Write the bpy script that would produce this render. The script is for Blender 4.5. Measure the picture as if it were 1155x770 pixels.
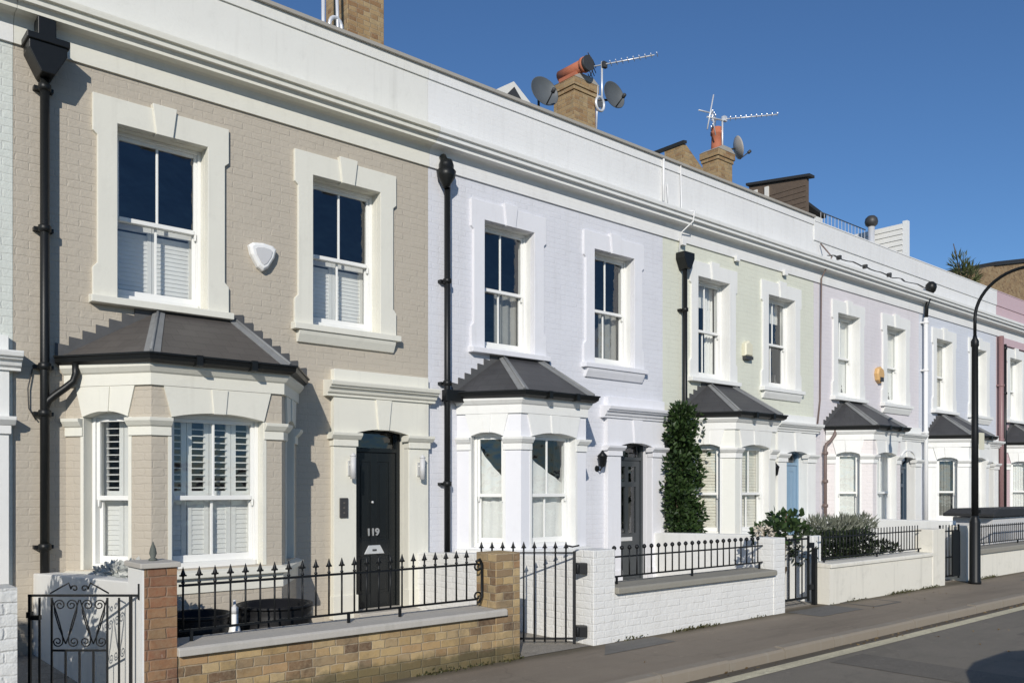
import bpy, bmesh, math, random
from mathutils import Vector, Matrix
R = math.radians
PI = math.pi
random.seed(7)
scene = bpy.context.scene
C = scene.collection
for o in list(bpy.data.objects):
    bpy.data.objects.remove(o)

# ------------------------------------------------------------------ camera, sky, sun, exposure
F_PX, TH = 970.0, math.atan2(1123.0, 970.0)
cam_d = bpy.data.cameras.new('camera')
cam_d.sensor_width = 36.0
cam_d.lens = F_PX / 1155.0 * 36.0
cam_d.shift_y = 165.0 / 1155.0
cam_d.clip_start = 0.05
cam_d.clip_end = 2000.0
cam = bpy.data.objects.new('camera', cam_d)
C.objects.link(cam)
cam.location = (-1.75, -9.27, 1.6)
cam.rotation_euler = (R(90), 0, -math.atan2(math.cos(TH), math.sin(TH)))
scene.camera = cam

SUN_DIR = Vector((0.64, 0.665, -0.40)).normalized()      # the way the light travels
sun_d = bpy.data.lights.new('sun', 'SUN')
sun_d.energy = 5.0
sun_d.angle = R(0.5)
sun_d.color = (1.0, 0.945, 0.86)
sun = bpy.data.objects.new('sun', sun_d)
C.objects.link(sun)
sun.rotation_euler = SUN_DIR.to_track_quat('-Z', 'Y').to_euler()
sun.location = (-20, -20, 20)

world = bpy.data.worlds.new('World')
scene.world = world
world.use_nodes = True
wn = world.node_tree
bg = wn.nodes['Background']
sky = wn.nodes.new('ShaderNodeTexSky')
sky.sky_type = 'NISHITA'
sky.sun_disc = False
sky.sun_elevation = math.asin(-SUN_DIR.z)
sky.sun_rotation = math.atan2(-SUN_DIR.x, -SUN_DIR.y)
sky.altitude = 0.0
sky.air_density = 1.0
sky.dust_density = 0.0
sky.ozone_density = 7.5
wn.links.new(sky.outputs[0], bg.inputs[0])
bg.inputs[1].default_value = 0.13
scene.view_settings.view_transform = 'Standard'
scene.view_settings.look = 'None'
scene.view_settings.gamma = 1.0
scene.view_settings.use_curve_mapping = False
scene.view_settings.exposure = -0.36
scene.cycles.max_bounces = 8
scene.cycles.transparent_max_bounces = 12
scene.cycles.use_denoising = True

# ------------------------------------------------------------------ materials
MATS = {}

class NT:
    def __init__(self, name):
        self.m = bpy.data.materials.new(name)
        self.m.use_nodes = True
        self.t = self.m.node_tree
        self.p = self.t.nodes['Principled BSDF']
        self.out = self.t.nodes['Material Output']
        self._pos = None

    def n(self, kind, **kw):
        nd = self.t.nodes.new(kind)
        for k, v in kw.items():
            setattr(nd, k, v)
        return nd

    def l(self, a, b):
        self.t.links.new(a, b)

    def pos(self):
        if not self._pos:
            g = self.n('ShaderNodeNewGeometry')
            self._pos = g
        return self._pos.outputs['Position']

    def noise(self, scale, detail=4.0, vec=None, rough=0.55):
        nd = self.n('ShaderNodeTexNoise')
        nd.inputs['Scale'].default_value = scale
        nd.inputs['Detail'].default_value = detail
        nd.inputs['Roughness'].default_value = rough
        self.l(vec or self.pos(), nd.inputs['Vector'])
        return nd.outputs['Fac']

    def ramp(self, fac, stops):
        nd = self.n('ShaderNodeValToRGB')
        e = nd.color_ramp.elements
        while len(e) > 1:
            e.remove(e[-1])
        e[0].position, c = stops[0]
        e[0].color = (*c, 1) if len(c) == 3 else c
        for p, c in stops[1:]:
            x = e.new(p)
            x.color = (*c, 1)
        self.l(fac, nd.inputs['Fac'])
        return nd.outputs['Color']

    def mix(self, fac, a, b, mode='MIX'):
        nd = self.n('ShaderNodeMix', data_type='RGBA', blend_type=mode)
        if isinstance(fac, (int, float)):
            nd.inputs[0].default_value = fac
        else:
            self.l(fac, nd.inputs[0])
        for i, v in ((6, a), (7, b)):
            if isinstance(v, tuple):
                nd.inputs[i].default_value = (*v[:3], 1)
            else:
                self.l(v, nd.inputs[i])
        return nd.outputs[2]

    def math(self, op, a, b=None):
        nd = self.n('ShaderNodeMath', operation=op)
        for i, v in ((0, a), (1, b)):
            if v is None:
                continue
            if isinstance(v, (int, float)):
                nd.inputs[i].default_value = v
            else:
                self.l(v, nd.inputs[i])
        return nd.outputs[0]

    def wallvec(self):
        """horizontal run along any upright face, and height: (u, z, 0)"""
        pos = self.pos()
        g = self._pos
        cr = self.n('ShaderNodeVectorMath', operation='CROSS_PRODUCT')
        self.l(g.outputs['True Normal'], cr.inputs[0])
        cr.inputs[1].default_value = (0, 0, 1)
        nm = self.n('ShaderNodeVectorMath', operation='NORMALIZE')
        self.l(cr.outputs[0], nm.inputs[0])
        dt = self.n('ShaderNodeVectorMath', operation='DOT_PRODUCT')
        self.l(nm.outputs[0], dt.inputs[0])
        self.l(pos, dt.inputs[1])
        sp = self.n('ShaderNodeSeparateXYZ')
        self.l(pos, sp.inputs[0])
        cb = self.n('ShaderNodeCombineXYZ')
        self.l(dt.outputs['Value'], cb.inputs[0])
        self.l(sp.outputs[2], cb.inputs[1])
        return cb.outputs[0]

    def brick(self, vec, w=0.225, h=0.075, mortar=0.008, smooth=0.25, offset=0.5, squash=1.0):
        nd = self.n('ShaderNodeTexBrick')
        nd.offset = offset
        nd.squash = squash
        nd.squash_frequency = 2
        nd.inputs['Scale'].default_value = 1.0
        nd.inputs['Brick Width'].default_value = w
        nd.inputs['Row Height'].default_value = h
        nd.inputs['Mortar Size'].default_value = mortar
        nd.inputs['Mortar Smooth'].default_value = smooth
        nd.inputs['Color1'].default_value = (0, 0, 0, 1)
        nd.inputs['Color2'].default_value = (1, 1, 1, 1)
        nd.inputs['Mortar'].default_value = (0.5, 0.5, 0.5, 1)
        self.l(vec, nd.inputs['Vector'])
        return nd

    def bump(self, h, strength=0.5, dist=0.01, normal=None):
        nd = self.n('ShaderNodeBump')
        nd.inputs['Strength'].default_value = strength
        nd.inputs['Distance'].default_value = dist
        self.l(h, nd.inputs['Height'])
        if normal:
            self.l(normal, nd.inputs['Normal'])
        return nd.outputs['Normal']

    def done(self, col=None, rough=0.6, normal=None, metal=0.0, spec=0.5):
        p = self.p
        if isinstance(col, tuple):
            p.inputs['Base Color'].default_value = (*col[:3], 1)
        elif col is not None:
            self.l(col, p.inputs['Base Color'])
        if isinstance(rough, (int, float)):
            p.inputs['Roughness'].default_value = rough
        else:
            self.l(rough, p.inputs['Roughness'])
        p.inputs['Metallic'].default_value = metal
        p.inputs['Specular IOR Level'].default_value = spec
        if normal:
            self.l(normal, p.inputs['Normal'])
        return self.m


def scale(c, k):
    return tuple(min(1.0, x * k) for x in c)


def painted_brick(name, col, bump=0.7, k=1.0):
    """brickwork under many coats of masonry paint"""
    t = NT(name)
    v = t.wallvec()
    wob = t.n('ShaderNodeTexNoise')
    wob.inputs['Scale'].default_value = 13.0
    wob.inputs['Detail'].default_value = 5.0
    t.l(t.pos(), wob.inputs['Vector'])
    wv = t.n('ShaderNodeVectorMath', operation='MULTIPLY_ADD')
    t.l(wob.outputs['Color'], wv.inputs[0])
    wv.inputs[1].default_value = (0.045, 0.026, 0)
    t.l(v, wv.inputs[2])
    b = t.brick(wv.outputs[0], mortar=0.011, smooth=1.0)
    n1 = t.noise(1.3, 5)
    n2 = t.noise(45, 3)
    base = t.mix(n1, scale(col, 0.92), scale(col, 1.05))
    base = t.mix(t.math('MULTIPLY', b.outputs['Color'], 0.085 * k), base, scale(col, 0.80))
    gap = t.ramp(t.noise(3.1, 5, rough=0.7), [(0.35, (0.02, 0.02, 0.02)), (0.7, (0.22, 0.22, 0.22))])
    base = t.mix(t.math('MULTIPLY', b.outputs['Fac'], t.math('MULTIPLY', gap, 0.9 * k)), base, scale(col, 0.6))
    sp = t.ramp(t.noise(7, 6, rough=0.7), [(0.58, (0, 0, 0)), (0.75, (1, 1, 1))])
    base = t.mix(t.math('MULTIPLY', sp, 0.14), base, (0.30, 0.28, 0.24))
    mp = t.n('ShaderNodeMapping')
    mp.inputs['Scale'].default_value = (7, 7, 0.55)
    t.l(t.pos(), mp.inputs['Vector'])
    stk = t.ramp(t.noise(1.0, 5, mp.outputs[0], 0.65), [(0.52, (0, 0, 0)), (0.78, (1, 1, 1))])
    base = t.mix(t.math('MULTIPLY', stk, 0.14), base, (0.30, 0.28, 0.24))
    hgt = t.math('SUBTRACT', t.math('MULTIPLY', n2, 0.30), t.math('MULTIPLY', b.outputs['Fac'], 0.50))
    hgt = t.math('ADD', hgt, t.math('MULTIPLY', b.outputs['Color'], 0.55))
    hgt = t.math('ADD', hgt, t.math('MULTIPLY', t.noise(19, 5, rough=0.65), 1.5))
    nr = t.bump(hgt, bump, 0.009)
    return t.done(base, 0.62, nr, spec=0.35)


def stucco(name, col, dirt=0.10, rough=0.55, bump=0.25):
    t = NT(name)
    n1 = t.noise(2.1, 5)
    base = t.mix(n1, scale(col, 0.95), scale(col, 1.03))
    sp = t.ramp(t.noise(5.5, 7, rough=0.72), [(0.55, (0, 0, 0)), (0.78, (1, 1, 1))])
    base = t.mix(t.math('MULTIPLY', sp, dirt), base, (0.28, 0.27, 0.23))
    # rain streaks: noise stretched down the wall
    mp = t.n('ShaderNodeMapping')
    mp.inputs['Scale'].default_value = (9, 9, 0.7)
    t.l(t.pos(), mp.inputs['Vector'])
    st = t.ramp(t.noise(1.0, 4, mp.outputs[0]), [(0.56, (0, 0, 0)), (0.8, (1, 1, 1))])
    base = t.mix(t.math('MULTIPLY', st, dirt * 1.3), base, (0.30, 0.29, 0.25))
    hgt = t.math('ADD', t.noise(30, 4), t.math('MULTIPLY', t.noise(5, 3), 1.5))
    nr = t.bump(hgt, bump, 0.006)
    return t.done(base, rough, nr, spec=0.35)


def plain(name, col, rough=0.5, var=0.08, sc=12, bump=0.0, metal=0.0, spec=0.5):
    t = NT(name)
    base = t.mix(t.noise(sc, 4), scale(col, 1 - var), scale(col, 1 + var))
    nr = t.bump(t.noise(sc * 4, 3), bump, 0.004) if bump else None
    return t.done(base, rough, nr, metal, spec)


def stock_brick(name, stops, mortar=(0.36, 0.30, 0.215), bump=0.5, dark=0.6):
    t = NT(name)
    v = t.wallvec()
    wob = t.n('ShaderNodeTexNoise')
    wob.inputs['Scale'].default_value = 14.0
    t.l(t.pos(), wob.inputs['Vector'])
    wv = t.n('ShaderNodeVectorMath', operation='MULTIPLY_ADD')
    t.l(wob.outputs['Color'], wv.inputs[0])
    wv.inputs[1].default_value = (0.02, 0.018, 0)
    t.l(v, wv.inputs[2])
    b = t.brick(wv.outputs[0], w=0.205, h=0.0715, mortar=0.008, smooth=1.0, squash=0.62)
    b2 = t.brick(wv.outputs[0], w=0.205, h=0.0715, mortar=0.0, smooth=0.0, squash=0.62)
    col = t.ramp(b2.outputs['Color'], stops)
    n1 = t.noise(16, 5, rough=0.7)
    col = t.mix(t.math('MULTIPLY', n1, 0.5), col, t.mix(1.0, col, (0.62, 0.55, 0.45), 'MULTIPLY'))
    soot = t.ramp(t.noise(4.2, 6, rough=0.7), [(0.48, (0, 0, 0)), (0.72, (1, 1, 1))])
    col = t.mix(t.math('MULTIPLY', soot, dark), col, (0.05, 0.045, 0.035))
    blot = t.ramp(t.noise(26, 5, rough=0.75), [(0.36, (0, 0, 0)), (0.66, (1, 1, 1))])
    col = t.mix(t.math('MULTIPLY', blot, 0.42), col, t.mix(t.noise(3.0, 3), (0.52, 0.42, 0.26), (0.16, 0.105, 0.065)))
    lime = t.ramp(t.noise(9.0, 6, rough=0.75), [(0.64, (0, 0, 0)), (0.76, (1, 1, 1))])
    col = t.mix(t.math('MULTIPLY', lime, 0.45), col, (0.58, 0.54, 0.46))
    mcol = t.mix(t.ramp(t.noise(12, 5), [(0.35, (0, 0, 0)), (0.65, (1, 1, 1))]), scale(mortar, 0.6), scale(mortar, 1.15))
    col = t.mix(t.math('MULTIPLY', b.outputs['Fac'], 0.8), col, mcol)
    sz = t.n('ShaderNodeSeparateXYZ')
    t.l(t.pos(), sz.inputs[0])
    foot = t.ramp(t.math('SUBTRACT', sz.outputs[2], t.math('MULTIPLY', t.noise(3.7, 5, rough=0.7), 0.22)), [(0.0, (1, 1, 1)), (0.06, (0, 0, 0))])
    col = t.mix(t.math('MULTIPLY', foot, 0.7), col, (0.075, 0.07, 0.035))
    hgt = t.math('SUBTRACT', t.math('MULTIPLY', t.noise(55, 4), 0.4), b.outputs['Fac'])
    nr = t.bump(hgt, bump, 0.012)
    return t.done(col, 0.85, nr, spec=0.25)


def slate(name, col):
    t = NT(name)
    v = t.wallvec()
    b = t.brick(v, w=0.20, h=0.085, mortar=0.004, smooth=0.1)
    b2 = t.brick(v, w=0.20, h=0.085, mortar=0.0)
    base = t.ramp(b2.outputs['Color'], [(0.0, scale(col, 0.88)), (0.5, col), (1.0, scale(col, 1.12))])
    base = t.mix(t.math('MULTIPLY', t.noise(6, 6, rough=0.7), 0.5), base, scale(col, 1.5))
    base = t.mix(t.math('MULTIPLY', b.outputs['Fac'], 0.35), base, scale(col, 0.4))
    hgt = t.math('SUBTRACT', t.math('MULTIPLY', b2.outputs['Color'], 0.5), b.outputs['Fac'])
    nr = t.bump(t.math('ADD', hgt, t.math('MULTIPLY', t.noise(40, 3), 0.4)), 0.4, 0.007)
    return t.done(base, 0.5, nr, spec=0.4)


def glass(name, tint=(0.88, 0.895, 0.885)):
    t = NT(name)
    t.t.nodes.remove(t.p)
    tr = t.n('ShaderNodeBsdfTransparent')
    tr.inputs[0].default_value = (*tint, 1)
    gl = t.n('ShaderNodeBsdfGlossy')
    gl.inputs['Roughness'].default_value = 0.015
    gl.inputs['Color'].default_value = (0.95, 0.97, 1.0, 1)
    lw = t.n('ShaderNodeLayerWeight')
    lw.inputs['Blend'].default_value = 0.5
    nr = t.bump(t.noise(2.6, 3), 0.6, 0.02)
    t.l(nr, gl.inputs['Normal'])
    fac = t.math('ADD', t.math('MULTIPLY', t.math('POWER', lw.outputs['Facing'], 4.0), 0.9), 0.10)
    mx = t.n('ShaderNodeMixShader')
    t.l(fac, mx.inputs[0])
    t.l(tr.outputs[0], mx.inputs[1])
    t.l(gl.outputs[0], mx.inputs[2])
    t.l(mx.outputs[0], t.out.inputs['Surface'])
    return t.m


def leafmat(name, c1, c2, rough=0.45, trans=0.25):
    t = NT(name)
    g = t.n('ShaderNodeNewGeometry')
    col = t.mix(g.outputs['Random Per Island'], c1, c2)
    t.l(col, t.p.inputs['Base Color'])
    t.p.inputs['Roughness'].default_value = rough
    t.p.inputs['Specular IOR Level'].default_value = 0.35
    tl = t.n('ShaderNodeBsdfTranslucent')
    t.l(col, tl.inputs[0])
    mx = t.n('ShaderNodeMixShader')
    mx.inputs[0].default_value = trans
    t.l(t.p.outputs[0], mx.inputs[1])
    t.l(tl.outputs[0], mx.inputs[2])
    t.l(mx.outputs[0], t.out.inputs['Surface'])
    return t.m


def asphalt(name, col, grain=180, patch=0.25, tint=(0.20, 0.18, 0.15), cracks=0.35, gutter=None):
    t = NT(name)
    n1 = t.noise(0.55, 5)
    n2 = t.noise(grain, 3, rough=0.8)
    n3 = t.noise(3.3, 7, rough=0.75)
    base = t.mix(n1, scale(col, 0.80), scale(col, 1.15))
    pt = t.ramp(n3, [(0.45, (0, 0, 0)), (0.7, (1, 1, 1))])
    base = t.mix(t.math('MULTIPLY', pt, patch), base, tint)
    sp = t.ramp(n2, [(0.35, (0.55, 0.55, 0.55)), (0.65, (1.35, 1.35, 1.35))])
    base = t.mix(0.8, base, sp, 'MULTIPLY')
    vo = t.n('ShaderNodeTexVoronoi', feature='DISTANCE_TO_EDGE')
    vo.inputs['Scale'].default_value = 0.42
    wv = t.n('ShaderNodeTexNoise')
    wv.inputs['Scale'].default_value = 2.2
    wv.inputs['Detail'].default_value = 6
    t.l(t.pos(), wv.inputs['Vector'])
    wm = t.n('ShaderNodeVectorMath', operation='MULTIPLY_ADD')
    t.l(wv.outputs['Color'], wm.inputs[0])
    wm.inputs[1].default_value = (0.9, 0.9, 0)
    t.l(t.pos(), wm.inputs[2])
    t.l(wm.outputs[0], vo.inputs['Vector'])
    crack = t.ramp(vo.outputs['Distance'], [(0.0, (1, 1, 1)), (0.012, (0, 0, 0))])
    base = t.mix(t.math('MULTIPLY', crack, cracks), base, scale(col, 0.35))
    sp2 = t.n('ShaderNodeTexVoronoi')
    sp2.inputs['Scale'].default_value = 5.5
    t.l(t.pos(), sp2.inputs['Vector'])
    gum = t.ramp(sp2.outputs['Distance'], [(0.0, (1, 1, 1)), (0.09, (1, 1, 1)), (0.13, (0, 0, 0))])
    base = t.mix(t.math('MULTIPLY', gum, 0.28), base, scale(col, 1.7))
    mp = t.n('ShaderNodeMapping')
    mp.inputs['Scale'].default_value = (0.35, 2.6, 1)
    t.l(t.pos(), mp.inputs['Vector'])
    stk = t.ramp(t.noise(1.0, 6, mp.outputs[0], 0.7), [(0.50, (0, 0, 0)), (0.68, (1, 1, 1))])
    base = t.mix(t.math('MULTIPLY', stk, 0.42), base, scale(col, 0.5))  # dark streaks painted in; on the road they stand in for branch shadows
    if gutter is not None:
        sx = t.n('ShaderNodeSeparateXYZ')
        t.l(t.pos(), sx.inputs[0])
        dy = t.math('ABSOLUTE', t.math('SUBTRACT', sx.outputs[1], gutter[0]))
        edge = t.ramp(t.math('SUBTRACT', dy, t.math('MULTIPLY', n3, gutter[1] * 1.2)), [(0.0, (1, 1, 1)), (min(1, gutter[1]), (0, 0, 0))])
        base = t.mix(t.math('MULTIPLY', edge, 0.75), base, gutter[2])
    nr = t.bump(t.math('ADD', n2, t.math('MULTIPLY', n3, 0.6)), 0.5, 0.006)
    return t.done(base, 0.85, nr, spec=0.3)


M = dict(
    beige=painted_brick('beige_painted_brick', (0.474, 0.424, 0.346), 0.5),
    lilac=painted_brick('lilac_painted_brick', (0.675, 0.68, 0.715), 0.34),
    green=painted_brick('pale_green_painted_brick', (0.675, 0.685, 0.58), 0.34),
    pink=painted_brick('pale_pink_painted_brick', (0.69, 0.655, 0.67), 0.34),
    blue=painted_brick('pale_blue_painted_brick', (0.62, 0.645, 0.695), 0.34),
    rose=painted_brick('rose_painted_brick', (0.49, 0.365, 0.385), 0.45),
    celadon=painted_brick('grey_green_painted_brick', (0.63, 0.655, 0.60), 0.5),
    baypink=painted_brick('blush_painted_brick', (0.735, 0.69, 0.675), 0.45),
    white_brick=painted_brick('white_painted_brick', (0.745, 0.74, 0.71), 0.6, 0.6),
    old_white=painted_brick('weathered_white_painted_brick', (0.66, 0.66, 0.63), 0.9),
    cream_wall=stucco('cream_masonry_paint', (0.74, 0.71, 0.62), 0.28, 0.6, 0.5),
    cream=stucco('cream_stucco', (0.715, 0.70, 0.615), 0.12),
    white=stucco('white_stucco', (0.755, 0.75, 0.715), 0.14),
    white2=stucco('bright_white_stucco', (0.765, 0.765, 0.735), 0.12),
    lilac_st=stucco('lilac_white_stucco', (0.735, 0.735, 0.76), 0.10),
    green_st=stucco('green_white_stucco', (0.74, 0.735, 0.67), 0.08),
    parapet=stucco('parapet_render', (0.72, 0.715, 0.665), 0.16),
    parapet_l=painted_brick('lilac_white_parapet_brick', (0.745, 0.745, 0.73), 0.2, 0.2),
    greyled=stucco('weathered_coping_stone', (0.36, 0.34, 0.30), 0.35, 0.8),
    rose_st=stucco('rose_render', (0.54, 0.40, 0.42), 0.1),
    wood_white=plain('white_gloss_paint', (0.78, 0.78, 0.75), 0.28, 0.03),
    shutter=plain('white_shutter_paint', (0.80, 0.795, 0.775), 0.4, 0.03),
    blind=plain('cream_blind_slats', (0.78, 0.75, 0.66), 0.8, 0.05),
    whiteblind=plain('white_roller_blind', (0.80, 0.80, 0.77), 0.8, 0.03),
    net=plain('white_net_curtain', (0.82, 0.82, 0.80), 0.85, 0.06),
    greycurt=plain('grey_curtain_cloth', (0.30, 0.30, 0.28), 0.9, 0.10),
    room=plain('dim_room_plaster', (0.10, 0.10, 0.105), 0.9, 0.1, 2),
    black_metal=plain('black_gloss_iron', (0.008, 0.009, 0.010), 0.45, 0.2, 30, 0.15, 0.0, 0.3),
    black_pipe=plain('black_cast_iron_pipe', (0.009, 0.010, 0.010), 0.42, 0.25, 25, 0.2, 0.0, 0.32),
    brown_pipe=plain('brown_painted_pipe', (0.16, 0.115, 0.10), 0.5, 0.2, 25, 0.2),
    red_pipe=plain('dark_red_painted_pipe', (0.24, 0.14, 0.14), 0.45, 0.2, 25, 0.1),
    white_pipe=plain('white_painted_pipe', (0.74, 0.74, 0.73), 0.4, 0.06, 25),
    black_door=plain('black_door_paint', (0.010, 0.012, 0.013), 0.25, 0.15, 8, 0, 0.0, 0.35),
    grey_door=plain('charcoal_door_paint', (0.040, 0.046, 0.050), 0.30, 0.12, 8),
    blue_door=plain('slate_blue_door_paint', (0.20, 0.31, 0.42), 0.35, 0.06, 8),
    navy_door=plain('dark_blue_door_paint', (0.035, 0.06, 0.09), 0.3, 0.08, 8),
    chrome=plain('brushed_chrome', (0.70, 0.70, 0.69), 0.42, 0.05, 20, 0, 0.6),
    finial=plain('mossy_iron', (0.10, 0.11, 0.095), 0.8, 0.3, 40, 0.4),
    nickel=plain('dull_nickel', (0.42, 0.42, 0.41), 0.5, 0.1, 20, 0, 0.4),
    slate=slate('roof_slates', (0.075, 0.068, 0.062)),
    slate_d=slate('dark_roof_slates', (0.048, 0.048, 0.050)),
    lead=plain('lead_flashing', (0.20, 0.205, 0.205), 0.55, 0.25, 9, 0.3),
    lead_d=plain('dark_lead_flashing', (0.085, 0.085, 0.085), 0.6, 0.25, 9, 0.3),
    glass=glass('window_glass'),
    stock=stock_brick('yellow_stock_brick', [(0.0, (0.12, 0.075, 0.05)), (0.20, (0.27, 0.17, 0.09)), (0.38, (0.45, 0.32, 0.15)),
                                             (0.60, (0.53, 0.40, 0.215)), (0.78, (0.24, 0.17, 0.105)), (0.9, (0.47, 0.33, 0.16)), (1.0, (0.38, 0.215, 0.115))]),
    redstock=stock_brick('red_brown_stock_brick', [(0.0, (0.19, 0.085, 0.055)), (0.35, (0.27, 0.125, 0.07)), (0.7, (0.31, 0.165, 0.085)),
                                                   (1.0, (0.27, 0.18, 0.10))], mortar=(0.25, 0.18, 0.13), dark=0.4),
    chimbrick=stock_brick('chimney_stock_brick', [(0.0, (0.25, 0.13, 0.06)), (0.4, (0.38, 0.25, 0.12)), (1.0, (0.44, 0.33, 0.18))], dark=0.45),
    farbrick=stock_brick('far_stock_brick', [(0.0, (0.20, 0.12, 0.06)), (0.5, (0.31, 0.20, 0.10)), (1.0, (0.36, 0.26, 0.14))], dark=0.4),
    terracotta=plain('terracotta_clay', (0.42, 0.14, 0.075), 0.8, 0.25, 14, 0.3),
    stone=stucco('grey_coping_stone', (0.45, 0.425, 0.38), 0.3, 0.8, 0.4),
    stone_d=stucco('dark_coping_stone', (0.27, 0.255, 0.215), 0.35, 0.85, 0.5),
    pave=asphalt('worn_asphalt_pavement', (0.262, 0.218, 0.165), 170, 0.35, (0.31, 0.265, 0.20), 0.22, (-3.2, 0.12, (0.10, 0.085, 0.055))),
    patch=asphalt('new_asphalt_patch', (0.185, 0.175, 0.155), 170, 0.1),
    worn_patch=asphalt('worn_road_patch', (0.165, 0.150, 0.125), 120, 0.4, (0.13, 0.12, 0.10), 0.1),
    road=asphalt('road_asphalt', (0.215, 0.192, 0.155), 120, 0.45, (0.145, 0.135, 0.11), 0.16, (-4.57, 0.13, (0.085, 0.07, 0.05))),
    kerb=stucco('granite_kerb', (0.262, 0.225, 0.175), 0.6, 0.8, 0.5),
    garden=asphalt('garden_paving', (0.30, 0.275, 0.235), 90, 0.25),
    soil=asphalt('ground_soil', (0.12, 0.10, 0.075), 60, 0.3),
    yellow=asphalt('worn_yellow_line_paint', (0.66, 0.60, 0.42), 120, 0.3, (0.30, 0.27, 0.2)),
    planter=plain('black_woven_plastic', (0.009, 0.009, 0.010), 0.5, 0.3, 60, 0.4, 0.0, 0.25),
    silver=plain('white_signal_plastic', (0.80, 0.80, 0.78), 0.35, 0.03),
    orange=plain('faded_orange_plastic', (0.60, 0.37, 0.15), 0.45, 0.12, 18),
    dark=plain('dark_grey_plastic', (0.045, 0.045, 0.045), 0.5, 0.15),
    dish=plain('grey_dish_metal', (0.095, 0.105, 0.110), 0.45, 0.15, 6),
    dish_l=plain('light_dish_metal', (0.40, 0.38, 0.35), 0.5, 0.12, 6),
    alu=plain('aluminium_rod', (0.72, 0.73, 0.74), 0.35, 0.05, 20, 0, 0.35),
    timber=plain('brown_timber_boards', (0.115, 0.085, 0.062), 0.75, 0.3, 14, 0.3),
    whiteboard=plain('white_boarding', (0.72, 0.71, 0.66), 0.5, 0.06),
    slat_grey=plain('pale_grey_slats', (0.56, 0.56, 0.56), 0.55, 0.06, 10),
    felt=plain('black_roofing_felt', (0.022, 0.023, 0.024), 0.7, 0.25, 10, 0.4),
    carpaint=plain('black_car_paint', (0.008, 0.009, 0.010), 0.12, 0.05, 4),
    tyre=plain('tyre_rubber', (0.018, 0.018, 0.018), 0.8, 0.1),
    lampglass=plain('lamp_lens', (0.75, 0.75, 0.72), 0.15, 0.02),
    ivy=leafmat('dark_evergreen_leaf', (0.014, 0.034, 0.010), (0.055, 0.095, 0.028)),
    hedge=leafmat('dark_hedge_leaf', (0.012, 0.022, 0.009), (0.045, 0.065, 0.028)),
    shrub=leafmat('glossy_shrub_leaf', (0.016, 0.036, 0.014), (0.060, 0.10, 0.035), 0.3),
    laven=leafmat('grey_green_leaf', (0.13, 0.145, 0.105), (0.26, 0.27, 0.21)),
    silverleaf=leafmat('silver_leaf', (0.38, 0.40, 0.37), (0.62, 0.62, 0.58)),
    weed=leafmat('straggly_weed_leaf', (0.04, 0.06, 0.02), (0.13, 0.14, 0.05)),
    dryleaf=leafmat('dry_leaf', (0.10, 0.065, 0.03), (0.26, 0.19, 0.10), 0.8, 0.1),
    grass=leafmat('moss_leaf', (0.05, 0.055, 0.02), (0.12, 0.11, 0.05)),
    stem=plain('brown_stem', (0.09, 0.065, 0.04), 0.9, 0.3, 20),
    flower=leafmat('pale_bloom', (0.55, 0.50, 0.42), (0.70, 0.62, 0.5)),
    cream_sign=plain('cream_sign_plate', (0.68, 0.65, 0.50), 0.5, 0.05),
    iron=plain('worn_cast_iron', (0.10, 0.092, 0.082), 0.6, 0.3, 30, 0.4),
)

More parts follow.
